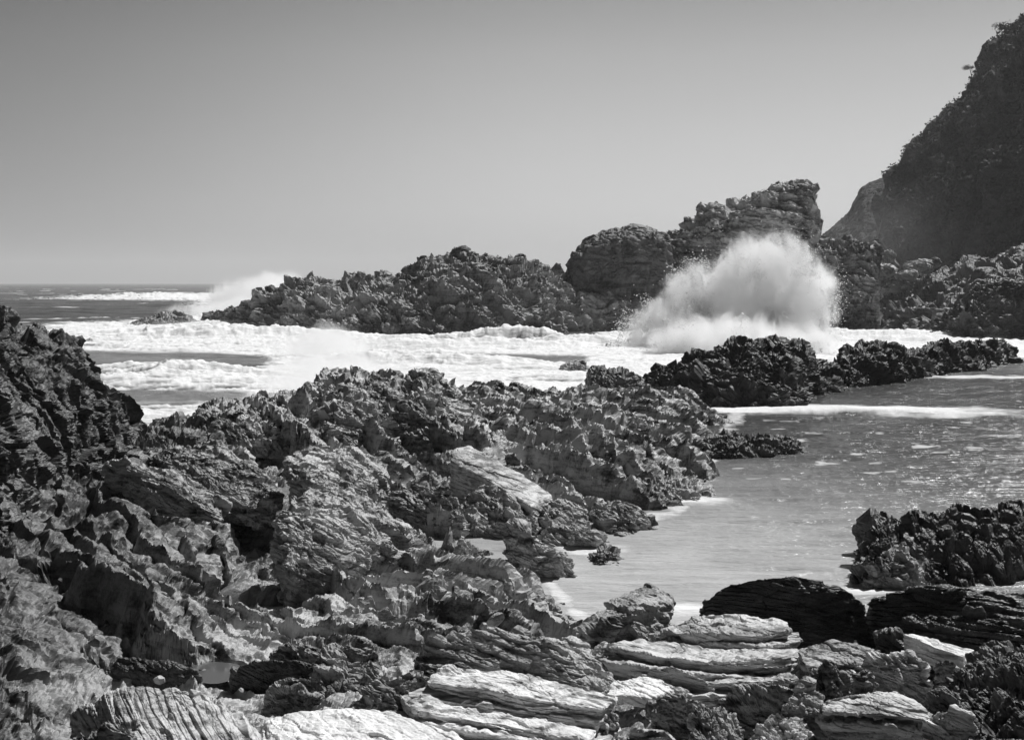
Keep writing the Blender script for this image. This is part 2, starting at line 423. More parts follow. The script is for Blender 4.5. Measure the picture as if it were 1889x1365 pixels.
def build_sea():
    nu, nv = 1150, 950
    px = np.concatenate([np.linspace(-2500, -120, 90)[:-1], np.linspace(-120, 2010, nu), np.linspace(2010, 4400, 90)[1:]])
    py = np.concatenate([np.linspace(HY+1.2, HY+10, 40)[:-1], np.linspace(HY+10, 700, 420), np.linspace(700, 1330, nv-420)[1:]])
    D = F*CAMZ/(py-HY)
    PX, DD = np.meshgrid(px, D, indexing='ij'); PY = np.broadcast_to(py[None], PX.shape)
    X = (PX-CX)/F*DD; Y = DD
    q = np.stack([X.ravel(), Y.ravel(), np.zeros(X.size)], 1)
    st = q*np.array([0.35, 1, 1])
    # zones
    pool = (sstep(1190, 1330, PX)*sstep(655, 700, PY)).ravel(); pool = np.maximum(pool, sstep(870, 930, PY).ravel())
    pxr, pyr = PX.ravel(), PY.ravel()
    G = lambda *a: gauss(pxr, pyr, *a)
    foam = (1.0*G(440, 622, 290, 24, 4)+0.6*G(230, 612, 140, 12)+1.1*G(610, 680, 130, 60, 3)+0.8*G(900, 705, 340, 30, 4)
            + 0.75*G(930, 646, 300, 8, 3)+0.25*G(900, 668, 300, 26)+1.4*G(1300, 640, 190, 60, 4)+1.3*G(1650, 636, 330, 27, 6)+1.2*G(1540, 668, 80, 25)
            + 0.9*G(1240, 690, 120, 35)+0.9*G(470, 566, 90, 16)+0.7*G(450, 550, 200, 3.5, 3)+0.5*G(250, 552, 180, 3, 2)+0.9*G(700, 620, 60, 8)+0.8*G(930, 611, 60, 4)
            + 0.55*G(330, 700, 150, 12)+0.6*G(330, 775, 170, 12)+0.22*G(430, 720, 300, 60, 4)
            + 1.5*G(1450, 757, 120, 8, 4)+0.75*G(1600, 758, 190, 6, 3)+0.35*G(1750, 766, 170, 6)+0.62*G(1800, 697, 150, 3)+0.5*G(1330, 750, 60, 10)
            + 0.55*G(1280, 925, 60, 8)+0.5*G(1100, 1015, 60, 10)+0.5*G(1265, 1125, 40, 9)+0.6*G(1590, 1090, 60, 7)+0.5*G(1630, 1060, 50, 10)+0.5*G(1800, 1068, 90, 8))
    foam -= 0.9*G(360, 670, 190, 11, 3)+0.7*G(330, 735, 110, 12)+0.9*G(860, 622, 250, 7, 3)+0.6*G(950, 665, 190, 8, 3)+0.5*G(1000, 700, 110, 8)
    n1 = fbm(st*np.array([0.35, 0.35, 1])+3, 5, 5, 0.6)
    n2 = fbm(st*1.3+8, 6, 4, 0.6, True)
    nearn = fbm(st*2.6+1, 9, 4, 0.6, True)
    surf = 1-pool
    m = foam+(0.9*n1+1.0*n2+0.7*nearn)*(0.4+0.6*surf)
    f = sstep(0.08, 1.05, m)*sstep(0.03, 0.25, foam)
    # scattered whitecaps on the open sea and glints on the pool crests, painted as pale foam
    capn = fbm(st*np.array([0.10, 0.22, 1])+31, 15, 4, 0.62)
    caps = sstep(0.40, 0.52, capn)*(pyr < 600)*sstep(528, 536, pyr)
    f = np.maximum(f, 0.85*caps)
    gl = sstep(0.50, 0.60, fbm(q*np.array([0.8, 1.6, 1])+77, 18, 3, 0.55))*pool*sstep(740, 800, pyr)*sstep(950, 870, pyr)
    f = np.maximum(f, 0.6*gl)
    tz = np.full(len(pxr), -3.0); ins = (DD.ravel() > 8.5) & (DD.ravel() < 60) & (pxr > -400) & (pxr < 2300)
    tz[ins] = terrain_z(pxr[ins], DD.ravel()[ins])
    rim = np.exp(-((tz+0.12)/0.09)**2)*pool
    f = np.maximum(f, 0.6*sstep(0.75, 1.35, rim+0.8*nearn))
    f = np.clip(f, 0, 1)
    # waves
    open_ = sstep(650, 560, pyr)
    z = 0.10*fbm(q*np.array([0.32, 1.5, 1])*1.1, 21, 5, 0.62, True)*(0.4+pool*0.6*(0.35+0.65*sstep(1090, 820, pyr)))
    z = z+surf*(0.30*fbm(st*0.35, 22, 5, 0.55)+0.13*f*n2+0.08*f*nearn)
    z = z+open_*(0.35*np.sin(Y.ravel()*0.42+0.05*X.ravel()+2*n1)*0.4+0.25*fbm(st*0.12, 25, 4, 0.55, True))
    for (cx, cy, rx, ry, hgt) in ((330, 548, 230, 4, 0.9), (430, 608, 240, 5, 0.8), (420, 628, 260, 5, 0.8), (900, 640, 280, 5, 0.9), (760, 672, 220, 7, 0.5), (310, 694, 160, 7, 0.55), (350, 742, 120, 8, 0.35), (1650, 628, 250, 5, 0.6), (1550, 762, 230, 6, 0.12)):
        z = z+hgt*G(cx, cy, rx, ry)*np.clip(1+1.4*n1+0.5*n2, 0, 2)
    z = z*sstep(523, 530, pyr)
    # sediment and air in the water: pale over the shallow sand, dark over the deep
    turb = 0.045+0.10*n1*0.2+0*pxr
    mid = surf*sstep(590, 660, pyr)
    turb = turb+0.20*mid*(0.8+0.5*n1)
    shallow = sstep(800, 1080, pyr)*pool
    turb = turb+0.34*shallow*(1-0.5*sstep(1500, 1850, pxr))
    turb = turb+0.10*pool*sstep(1700, 1250, pxr)*sstep(780, 900, pyr)
    turb = turb*(1+0.25*n2)
    V = np.stack([X.ravel(), Y.ravel(), z], 1)
    o = link_mesh('sea', V, grid_faces(len(px), len(py)), water_mat(), smooth=True)
    for nm_, arr in (('foam', f), ('turbid', np.clip(turb, 0.02, 0.7))):
        a = o.data.attributes.new(nm_, 'FLOAT', 'POINT'); a.data.foreach_set('value', arr.astype(np.float32))
    tag(o, 'rough grey sea with white foam and a calmer pool at the right', kind='structure')

# ------------------------------------------------------------------ shore bedrock
TP = [-420, 0, 200, 350, 500, 650, 800, 950, 1100, 1250, 1350, 1500, 1700, 1900, 2350]
TD = [8, 10, 12, 14.5, 18, 22, 26, 30, 36, 44, 52, 60]
TZ = [[1.3, 1.3, 1.3, 1.35, 1.6, 2.0, 2.5, 3.0, 3.0, 1.0, -1, -1],
      [1.2, 1.2, 1.2, 1.25, 1.4, 1.7, 2.1, 2.5, 2.0, 0.0, -1, -1],
      [1.1, 1.1, 1.05, 1.0, 1.1, 1.3, 1.5, 1.5, 0.7, -.5, -1, -1],
      [1.0, 1.0, .95, .85, .80, .95, 1.1, 1.25, 1.2, 0.7, -.6, -1],
      [1.0, 1.0, .9, .78, .70, .65, .75, 0.9, 1.2, 1.2, -.6, -1],
      [1.0, .9, .8, .85, .8, .72, .6, .75, 1.0, 1.3, 0.2, -1],
      [1.0, .85, .72, .85, .85, .60, .35, .40, .8, 1.1, .9, -1],
      [1.0, .8, .65, .8, .70, .32, -.08, .20, .8, 1.1, 1.15, -.6],
      [1.0, .8, .65, .7, .55, -.35, -.5, .10, .6, .95, 1.15, .2],
      [1.0, .95, .8, .7, .25, -.6, -.8, -.2, .30, .50, .65, .4],
      [.9, .9, .75, .6, .2, -.7, -1, -.9, -.5, -.25, -.1, -.1],
      [.9, .9, .75, .6, .25, -.6, -1.2, -1.2, -1.2, -1, -.9, -.8],
      [.9, .9, .8, .7, .3, -.4, -1.2, -1.2, -1.2, -1.2, -1.2, -1.2],
      [1.1, 1.1, 1.0, .8, .4, -.3, -1.2, -1.2, -1.2, -1.2, -1.2, -1.2],
      [1.2, 1.2, 1.1, 1.0, .8, .2, -1.2, -1.2, -1.2, -1.2, -1.2, -1.2]]
TRENCH = [([(430, 41), (500, 35), (560, 31), (545, 27), (505, 24), (488, 22), (492, 20.8)], 0.95, 1.1), ([(200, 15.3), (300, 15.2), (420, 15.2), (590, 15.2)], 0.6, 0.26), ([(280, 31), (350, 28.5), (450, 26)], 0.5, 0.9),
          ([(700, 29), (760, 27), (900, 27)], 0.5, 0.7), ([(100, 19), (230, 18.5), (300, 17.6)], 0.35, 0.5), ([(620, 45), (700, 40), (800, 36)], 0.6, 0.8), ([(800, 30.8), (900, 28.8), (1000, 27.4)], 0.55, 0.5)]
def terrain_z(PX, D):
    tz = np.array(TZ); lt = np.log(TD)
    rows = np.stack([cubic(np.log(D).ravel(), lt, tz[k]) for k in range(len(TP))], 0)   # [npx, N]
    x = PX.ravel(); tp = np.array(TP, float); i = np.clip(np.searchsorted(tp, x)-1, 0, len(tp)-2)
    t = np.clip((x-tp[i])/(tp[i+1]-tp[i]), 0, 1); t = t*t*(3-2*t)*0.5+t*0.5
    n = np.arange(len(x))
    return (rows[i, n]*(1-t)+rows[i+1, n]*t).reshape(PX.shape)
build_sea()
def build_shore():
    px = np.linspace(-400, 2330, 1500); D = np.exp(np.linspace(math.log(8.2), math.log(60), 950))
    PX, DD = np.meshgrid(px, D, indexing='ij')
    Z = terrain_z(PX, DD); X = (PX-CX)/F*DD
    q = np.stack([X.ravel(), DD.ravel(), Z.ravel()], 1)
    # ribs of upended strata that run from far left to near right
    dip = np.array([0.80, 0.60]); s = (q[:, :2]@dip)
    s2 = s+0.5*vnoise(q*0.35, 301)+0.18*vnoise(q*1.1, 302)+0.12*vnoise(q*2.7, 303)
    ph = s2/2.1; fr = ph-np.floor(ph); r = h01(np.floor(ph).astype(np.int64), np.floor(ph).astype(np.int64)*0, np.floor(ph).astype(np.int64)*0, 303)
    rib = (1-fr)**1.0*sstep(0, 0.12, fr)*(0.35+0.65*r)
    ph = s2/0.63; fr = ph-np.floor(ph); r2 = h01(np.floor(ph).astype(np.int64), np.floor(ph).astype(np.int64)*0, np.floor(ph).astype(np.int64)*0, 305)
    rib2 = (1-fr)*sstep(0, 0.14, fr)*(0.3+0.7*r2)
    land = sstep(-0.6, 0.3, q[:, 2]); nearflat = 0.35+0.65*sstep(14, 19, q[:, 1])
    amp = (0.5+0.5*vnoise(q*0.25, 306))
    q[:, 2] += (1.0*rib*amp+0.30*rib2-0.38)*land*nearflat
    for line, wd, dp in TRENCH:
        pts = [((a-CX)/F*b, b) for a, b in line]; best = np.full(len(q), 1e9)
        for (xa, ya), (xb, yb) in zip(pts[:-1], pts[1:]):
            l2 = (xb-xa)**2+(yb-ya)**2; t = np.clip(((q[:, 0]-xa)*(xb-xa)+(q[:, 1]-ya)*(yb-ya))/l2, 0, 1)
            best = np.minimum(best, np.hypot(q[:, 0]-xa-t*(xb-xa), q[:, 1]-ya-t*(yb-ya)))
        q[:, 2] -= dp*sstep(wd, wd*0.6, best+0.25*wd*vnoise(q*1.3, 310))
    fl = (PX.ravel() < 640) & (q[:, 1] < 39); q[fl, 2] = np.maximum(q[fl, 2], 0.22)
    G = q.reshape(PX.shape+(3,)); Gs = G.copy()
    for ax, rad in ((0, 16), (1, 16), (0, 16), (1, 16)):   # push along smoothed normals, so steps do not fan out
        pad = [(0, 0), (0, 0)]; pad[ax] = (rad+1, rad)
        cs = np.cumsum(np.pad(Gs[:, :, 2], pad, mode='edge'), axis=ax)
        Gs[:, :, 2] = (np.take(cs, range(2*rad+1, cs.shape[ax]), ax)-np.take(cs, range(0, cs.shape[ax]-2*rad-1), ax))/(2*rad+1)
    n = grid_normals(Gs)
    if n[:, :, 2].mean() < 0: n = -n
    n = n.reshape(-1, 3)+np.array([0.38, 0.10, 0]); n /= np.linalg.norm(n, axis=1, keepdims=True)   # blocks lean with the dip
    q = G.reshape(-1, 3)
    d = rock_disp(q, 0.8, 7, chunk=0.30, lam=0.16, fine=0.06, big=0.14, layer=0.14, aniso=2.3, knob=0.06, lv=(0.42, 0.13), bed=DIP)
    dn = rock_disp(q, 0.55, 27, chunk=0.32, lam=0.18, fine=0.08, big=0.2, layer=0.08, aniso=2.1, knob=0.06, lv=(0.38, 0.11), bed=DIP)
    wn_ = sstep(25, 17, q[:, 1]+2.5*vnoise(q*0.3, 28)); d = d*(1-wn_)+dn*wn_
    d2 = (1-0.55*wn_)*rock_disp(q, 2.0, 17, chunk=0.34, lam=0.0, fine=0.0, big=0.2, aniso=1.8, lv=(0.3, 0))
    V = q+n*((d+d2)*(0.45+0.55*land))[:, None]
    V[:, 2] -= 0.02
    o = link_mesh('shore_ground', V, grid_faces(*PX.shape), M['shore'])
    tag(o, 'jagged grey bedrock of the shore', kind='structure')
build_shore()

FARP = dict(chunk=0.65, lam=0.25, fine=0.1, big=0.25, layer=0.4, aniso=1.6, knob=0.15, lv=(0.4, 0.14))
# ------------------------------------------------------------------ far outcrops
o = ridge('rock_outcrop', M['far'],
  [(383,612),(388,585),(395,572),(405,572),(420,565),(440,560),(470,566),(485,545),(500,540),(520,535),(540,530),(555,522),(570,515),(600,517),(612,523),(618,535),(625,528),(650,525),(680,515),(700,510),(715,512),(722,522),(740,520),(752,518),(760,505),(790,490),(830,478),(860,476),(872,484),(885,480),(900,481),(912,492),(940,490),(965,486),(985,490),(1010,490),(1040,498),(1060,505),(1090,505),(1150,500),(1200,490),(1240,480),(1290,500),(1330,560),(1350,612)],
  Dr=[(383,150),(500,146),(750,148),(1000,155),(1350,158)], Df=[(383,147),(500,133),(750,129),(900,131),(1100,141),(1350,148)], step=1.6, size=2.8, seed=11, rockp=FARP, e=0.85, wob=1.2)
tag(o, 'long craggy grey outcrop across the bay, white surf along its foot', 'rock outcrop')
o = ridge('sea_boulder', M['dome'],
  [(1046,520),(1049,505),(1052,487),(1062,468),(1080,446),(1110,430),(1140,422),(1170,415),(1200,422),(1225,434),(1236,448),(1242,470),(1250,520)],
  Dr=[(1046,152),(1250,152)], Df=[(1046,148),(1060,144.5),(1230,144.5),(1250,148)], zb=3.5, step=1.8, nv=90, size=2.6, seed=23, rockp=dict(chunk=0.35, lam=0.2, fine=0.12, big=0.08, layer=0.6, aniso=1.5, knob=0.15), e=0.5)
tag(o, 'dark domed boulder perched on the far outcrop, left of the tall stack', 'boulder')
o = ridge('sea_stack', M['far_pale'],
  [(1226,600),(1230,460),(1236,440),(1260,420),(1285,410),(1300,390),(1315,380),(1340,383),(1365,375),(1385,365),(1400,358),(1420,348),(1440,348),(1460,340),(1490,340),(1497,352),(1497,370),(1502,390),(1503,410),(1503,440),(1506,470),(1512,600)],
  Dr=[(1226,156),(1512,153)], Df=[(1226,146),(1400,143),(1512,144)], zb=-0.6, step=1.6, size=2.4, seed=31, rockp=dict(chunk=0.5, lam=0.5, fine=0.2, big=0.1, layer=0.8, aniso=1.6, bed=(0.25, 0.1, 0.9), knob=0.15), e=0.62)
tag(o, 'tall craggy sea stack rising behind the big splash', 'sea stack')
o = ridge('blocky_outcrop', M['far'],
  [(1490,600),(1498,460),(1505,448),(1520,446),(1532,450),(1545,446),(1575,447),(1600,450),(1610,457),(1614,475),(1608,500),(1611,525),(1618,560),(1622,606)],
  Dr=[(1490,152),(1622,150)], Df=[(1490,143),(1622,143)], zb=-0.6, step=1.6, size=2.2, seed=37, rockp=FARP, e=0.55)
tag(o, 'squat blocky rock mass right of the tall stack', 'rock outcrop')
o = ridge('rock_slope', M['dome'],
  [(1470,612),(1500,600),(1530,592),(1560,575),(1590,560),(1620,548),(1650,540),(1700,522),(1740,508),(1780,490),(1800,484),(1815,488),(1830,494),(1860,488),(1889,466),(1960,440),(2100,420)],
  Dr=[(1470,170),(1620,178),(2100,185)], Df=[(1470,158),(1600,150),(1720,138),(2100,138)], step=1.8, size=3.6, seed=41, rockp=dict(chunk=0.6, lam=0.1, fine=0.1, big=0.3, layer=0.6, aniso=1.3, knob=.1), e=1.0, wob=0.8)
tag(o, 'broken dark rocky slope at the foot of the cliff', 'rock slope')
o = ridge('black_outcrop', M['black'],
  [(1714,640),(1718,626),(1722,605),(1740,590),(1760,585),(1775,570),(1785,560),(1790,538),(1810,524),(1840,520),(1860,526),(1889,515),(1960,490),(2100,480)],
  Dr=[(1714,124),(2100,134)], Df=[(1714,121),(1800,119),(2100,124)], step=1.8, size=1.8, seed=43, rockp=FARP, e=0.7, wob=0.8)
tag(o, 'almost black crag at the right edge, above the white channel', 'rock outcrop')
# low awash rocks
for k, (lab, sil, Dd, w) in enumerate((
  ('low dark rock awash left of the long outcrop', [(222,612),(230,602),(250,594),(275,588),(300,578),(318,575),(335,580),(352,586),(366,598)], 150, 5),
  ('small dark rock poking from the foam below the low awash rock', [(292,612),(300,606),(318,603),(330,608),(336,616)], 146, 2),
  ('tiny round rock in the foam beside the left cliff', [(146,640),(152,631),(165,627),(174,632),(177,641)], 118, 2),
  ('flat pale rock awash in the foam right of centre', [(1022,690),(1032,680),(1045,670),(1060,667),(1075,672),(1090,680),(1096,688)], 80, 1.6),
  ('thin rock rim showing in the white water below the long outcrop', [(1085,642),(1100,634),(1125,630),(1150,636),(1165,642)], 114, 2))):
    o = ridge('sea_rock', M['far'] if k != 3 else M['far_pale'], sil, Dr=[(0, Dd), (1889, Dd)], Df=[(0, Dd-w), (1889, Dd-w)], zb=-0.5, step=1.2, nv=40, size=1.0, seed=50+k, rockp=dict(chunk=0.6, lam=0.1, fine=0.3, big=0.1, layer=0.4, aniso=1.4), e=0.8)
    tag(o, lab, 'sea rock', 'rocks awash in the surf')

# ------------------------------------------------------------------ cliff
def cliff(name, mat, sil, Dr, Df, Db, size, seed, step=2.4, e=1.0, zb=-1, wob=2, ch=0.32):
    return ridge(name, mat, sil, Dr=Dr, Df=Df, Db=Db, zb=zb, step=step, nv=260, size=size, seed=seed,
                 rockp=dict(chunk=ch, lam=0.0, fine=0.3, big=ch*1.3, layer=1, aniso=1.2, knob=.25), e=e, wob=wob)
CL = [(1600,560),(1622,470),(1630,330),(1636,318),(1655,306),(1664,280),(1666,268),(1690,255),(1698,232),(1720,224),(1724,205),(1742,184),(1755,170),(1768,145),(1783,128),(1804,97),(1830,85),(1850,68),(1865,55),(1889,20),(1940,-40),(2020,-110),(2150,-190),(2400,-260)]
CL = [(a+(min(8+0.15*(268-b), 34) if b < 330 else 0), b) for a, b in CL]
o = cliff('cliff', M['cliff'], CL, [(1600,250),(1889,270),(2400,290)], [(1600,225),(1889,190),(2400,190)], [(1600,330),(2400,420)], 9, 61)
tag(o, 'steep dark scrub-covered headland at the right', kind='structure')
o = cliff('far_headland', M['farhead'], [(1500,480),(1515,440),(1540,415),(1565,395),(1580,372),(1590,352),(1605,342),(1632,330),(1680,300),(1800,240)],
          [(1500,400),(1800,420)], [(1500,330),(1800,330)], [(1500,480),(1800,520)], 5, 67, wob=1, ch=0.15)
tag(o, 'paler hazy shoulder of the headland behind the cliff', kind='structure')

def scrub(host, n, smin, smax, name, seed):
    rng = np.random.default_rng(seed)
    me = host.data; k = len(me.vertices); co = np.empty(k*3, np.float32); me.vertices.foreach_get('co', co); co = co.reshape(-1, 3)+np.array(host.location, np.float32)
    vis = np.where((co[:, 2] > 2) & (np.abs((co[:, 0]/co[:, 1])) < 0.55))[0]
    dens = vnoise(co[vis]/9, 5)*0.5+0.5
    pick = rng.choice(vis, size=n, p=dens/dens.sum())
    b = co[pick]; sz = rng.uniform(smin, smax, n)
    V = []; nl = 9
    c = b[:, None, :]+np.clip(rng.normal(0, 1, (n, nl, 3)), -1.5, 1.5)*np.array([0.5, 0.5, 0.35])*sz[:, None, None]+np.array([0, 0, 0.25])*sz[:, None, None]
    c = c.reshape(-1, 3); r = np.repeat(sz, nl)*rng.uniform(0.2, 0.42, n*nl)
    a = rng.normal(0, 1, (len(c), 3)); a /= np.linalg.norm(a, axis=1, keepdims=True)
    t = np.cross(a, rng.normal(0, 1, (len(c), 3))); t /= np.linalg.norm(t, axis=1, keepdims=True)
    q = np.stack([c+a*r[:, None], c+t*r[:, None]*0.7, c-a*r[:, None], c-t*r[:, None]*0.7], 1).reshape(-1, 3)
    o = link_mesh(name, q, np.arange(len(q)).reshape(-1, 4), M['leaf'])
    return o
tag(scrub(bpy.data.objects['cliff'], 16000, 0.35, 0.9, 'scrub', 3), 'dense low scrub covering the dark headland', 'scrub', kind='stuff')
def tree(px, py, D, h, lean, seed, label):
    rng = np.random.default_rng(seed); base = px2w(px, py, D=D)
    e = bpy.data.objects.new('cliff_tree', None); e.location = base; C.objects.link(e); tag(e, label, 'tree')
    V = []; Fc = []
    def tube(a, b, ra, rb):
        a, b = np.array(a, float), np.array(b, float); d = b-a; d /= np.linalg.norm(d); u = np.cross(d, [0, 1, 0.1]); u /= np.linalg.norm(u); w = np.cross(d, u); k = len(V)
        for p_, r_ in ((a, ra), (b, rb)):
            for j in range(6): V.append(p_+r_*(u*math.cos(j*1.047)+w*math.sin(j*1.047)))
        for j in range(6): Fc.append((k+j, k+(j+1) % 6, k+6+(j+1) % 6, k+6+j))
    top = base+np.array([lean*h, 0, h*0.75]); tube(base-np.array([0, 0, 0.8]), top, 0.16*h/3, 0.07*h/3)
    for j in range(5):
        t = 0.4+0.12*j; p_ = base*(1-t)+top*t; tube(p_, p_+np.array([rng.uniform(-0.5, 0.5)*h, rng.uniform(-.4, .4)*h, h*0.22]), 0.05*h/3, 0.02*h/3)
    t_ = link_mesh('trunk', V, Fc, M['bark'], tuple(base)); t_.location = (0, 0, 0); t_.parent = e
    n = 420; th = rng.normal(0, 1, (n, 3))*np.array([0.34, 0.34, 0.17])*h
    cl = rng.integers(0, 5, n); off = rng.normal(0, 1, (5, 3))*np.array([0.32, 0.3, 0.15])*h
    c = top+off[cl]+th*0.55+np.array([0, 0, 0.08*h]); a = rng.normal(0, 1, (n, 3)); a /= np.linalg.norm(a, axis=1, keepdims=True); u = np.cross(a, rng.normal(0, 1, (n, 3))); u /= np.linalg.norm(u, axis=1, keepdims=True); r = 0.06*h
    q = np.stack([c+a*r, c+u*r*.7, c-a*r, c-u*r*.7], 1).reshape(-1, 3)
    cr = link_mesh('crown', q, np.arange(len(q)).reshape(-1, 4), M['leaf'], tuple(base)); cr.location = (0, 0, 0); cr.parent = e
tree(1845, 76, 262, 2.6, -0.3, 4, 'small wind-bent tree on the cliff skyline, the higher of two')
tree(1794, 140, 256, 1.6, -0.3, 9, 'small shrubby tree on the cliff skyline, the lower of two')
# pale boulders on the beach below the cliff
for k, (px, py, w, h) in enumerate(((1640, 480, 16, 22), (1697, 492, 30, 14), (1722, 486, 12, 8), (1672, 508, 20, 10), (1625, 500, 30, 12), (1655, 535, 28, 14))):
    D = 172 if py < 500 else 160
    c = px2w(px, py, D=D); rr = D/F
    dirs, Fc = cube_dirs(22); v = dirs*np.array([w*rr, w*rr, h*rr])
    v += dirs*rock_disp(v+c, 1.6, 70+k, chunk=0.4, lam=0, fine=0.2, big=0.2)[:, None]
    labs = ['pointed pale boulder standing on the beach below the cliff', 'long pale boulder halfway along the dark slope crest', 'smallest pale boulder by the slope crest', 'pale boulder below the pointed one', 'wide pale boulder nearest the blocky outcrop', 'flat pale boulder lowest on the beach']
    o = link_mesh('beach_boulder', v+c, Fc, M['far_pale'], tuple(c-np.array([0, 0, h*rr]))); tag(o, labs[k], 'boulder', 'pale boulders below the cliff')

# ------------------------------------------------------------------ middle outcrops
DK = dict(chunk=0.65, lam=0.2, fine=0.1, big=0.3, layer=0.2, aniso=1.4, knob=0.18, lv=(0.4, 0.14))
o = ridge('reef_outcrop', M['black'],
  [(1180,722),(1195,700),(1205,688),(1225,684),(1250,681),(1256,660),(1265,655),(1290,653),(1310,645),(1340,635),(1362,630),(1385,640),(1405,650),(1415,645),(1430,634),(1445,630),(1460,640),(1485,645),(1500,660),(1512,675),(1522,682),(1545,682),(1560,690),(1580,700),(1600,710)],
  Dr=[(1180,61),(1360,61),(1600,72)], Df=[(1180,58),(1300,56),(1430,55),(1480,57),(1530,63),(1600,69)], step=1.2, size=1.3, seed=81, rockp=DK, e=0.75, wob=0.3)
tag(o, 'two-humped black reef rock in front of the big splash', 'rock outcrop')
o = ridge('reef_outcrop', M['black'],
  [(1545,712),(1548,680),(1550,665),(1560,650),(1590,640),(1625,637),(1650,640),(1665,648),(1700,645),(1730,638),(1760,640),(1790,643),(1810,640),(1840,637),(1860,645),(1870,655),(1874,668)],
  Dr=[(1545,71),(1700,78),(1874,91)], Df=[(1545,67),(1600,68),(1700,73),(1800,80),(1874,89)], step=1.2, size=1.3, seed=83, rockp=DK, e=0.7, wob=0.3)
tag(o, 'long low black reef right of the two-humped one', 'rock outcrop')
o = ridge('square_rock', M['shore_dark'],
  [(1086,722),(1090,700),(1092,688),(1100,684),(1130,684),(1155,684),(1162,690),(1172,692),(1178,700),(1195,704),(1200,722)],
  Dr=[(1086,62),(1200,62)], Df=[(1086,59),(1200,59)], step=1.1, nv=60, size=0.7, seed=85, rockp=DK, e=0.5, zb=0)
tag(o, 'square dark block on the edge of the shore by the surf', 'rock')
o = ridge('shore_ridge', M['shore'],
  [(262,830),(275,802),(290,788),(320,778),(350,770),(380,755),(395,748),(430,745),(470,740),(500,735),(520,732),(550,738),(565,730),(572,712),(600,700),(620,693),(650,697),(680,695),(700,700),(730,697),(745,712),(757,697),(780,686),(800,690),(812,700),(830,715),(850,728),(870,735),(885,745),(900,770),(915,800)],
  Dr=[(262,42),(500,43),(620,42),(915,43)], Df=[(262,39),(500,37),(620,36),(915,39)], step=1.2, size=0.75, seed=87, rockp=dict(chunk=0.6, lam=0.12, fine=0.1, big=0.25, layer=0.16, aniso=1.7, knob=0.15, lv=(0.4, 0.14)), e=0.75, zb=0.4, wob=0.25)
tag(o, 'craggy dark ridge of the near shore against the white surf', 'rock ridge')
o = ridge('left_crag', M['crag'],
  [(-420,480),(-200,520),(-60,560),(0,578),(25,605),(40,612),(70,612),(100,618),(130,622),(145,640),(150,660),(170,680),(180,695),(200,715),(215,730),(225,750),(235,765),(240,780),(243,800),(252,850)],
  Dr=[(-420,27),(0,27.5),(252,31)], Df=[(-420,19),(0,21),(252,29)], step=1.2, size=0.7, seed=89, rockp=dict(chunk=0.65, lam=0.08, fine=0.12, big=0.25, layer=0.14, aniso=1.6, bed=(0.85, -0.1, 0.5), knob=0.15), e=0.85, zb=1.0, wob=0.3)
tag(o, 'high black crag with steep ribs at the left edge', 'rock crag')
o = ridge('pool_outcrop', M['crag'],
  [(1583,1065),(1588,1015),(1600,985),(1605,964),(1625,960),(1645,963),(1660,962),(1670,948),(1690,944),(1705,950),(1725,958),(1740,950),(1780,945),(1800,955),(1830,945),(1860,938),(1889,945),(1950,940),(2010,960),(2050,1000),(2080,1060)],
  Dr=[(1583,25),(1889,25.5),(2080,25)], Df=[(1583,23.4),(1750,23.2),(2080,23.2)], step=1.1, size=0.7, seed=93, rockp=dict(chunk=0.6, lam=0.15, fine=0.08, big=0.3, layer=0.1, aniso=1.9, bed=(0.95, 0.1, 0.25), knob=0.2), e=0.85, zb=-0.4, wob=0.2)
tag(o, 'dark knobbly outcrop standing in the calm pool', 'rock outcrop')
o = ridge('pool_boulder', M['boulder'],
  [(1586,1072),(1590,1050),(1602,1035),(1630,1018),(1655,1010),(1680,1016),(1700,1035),(1706,1062),(1708,1072)],
  Dr=[(1586,23.6),(1708,23.6)], Df=[(1586,22.9),(1708,22.9)], step=0.9, nv=60, size=0.3, seed=94, rockp=DK, e=0.7, zb=-0.3)
tag(o, 'paler low rock at the left foot of the knobbly pool outcrop', 'rock')
o = ridge('reef_tongue', M['shore_dark'],
  [(1290,845),(1305,812),(1320,802),(1345,800),(1360,806),(1375,815),(1400,812),(1430,808),(1455,810),(1470,818),(1480,828),(1486,840)],
  Dr=[(1290,41.5),(1486,41.5)], Df=[(1290,39.7),(1486,40.4)], step=1.0, nv=60, size=0.45, seed=95, rockp=DK, e=0.7, zb=-0.4)
tag(o, 'low striped rock tongue reaching into the pool', 'rock')
o = ridge('foam_edged_rock', M['boulder'],
  [(1150,905),(1160,880),(1185,870),(1220,872),(1260,880),(1285,888),(1310,905),(1322,918),(1330,930)],
  Dr=[(1150,35),(1330,33.5)], Df=[(1150,32),(1330,32)], step=1.0, nv=70, size=0.45, seed=97, rockp=DK, e=0.7, zb=-0.3)
tag(o, 'rounded grey shore rock with white foam at its foot', 'rock')
o = ridge('pool_pebble_rock', M['shore_dark'],
  [(1075,1055),(1085,1035),(1098,1018),(1110,1008),(1122,1012),(1135,1020),(1146,1030),(1150,1042)],
  Dr=[(1075,25.6),(1150,25.6)], Df=[(1075,24.8),(1150,24.8)], step=0.9, nv=50, size=0.25, seed=99, rockp=DK, e=0.7, zb=-0.3)
tag(o, 'small dark rock alone in the pool inlet', 'rock')

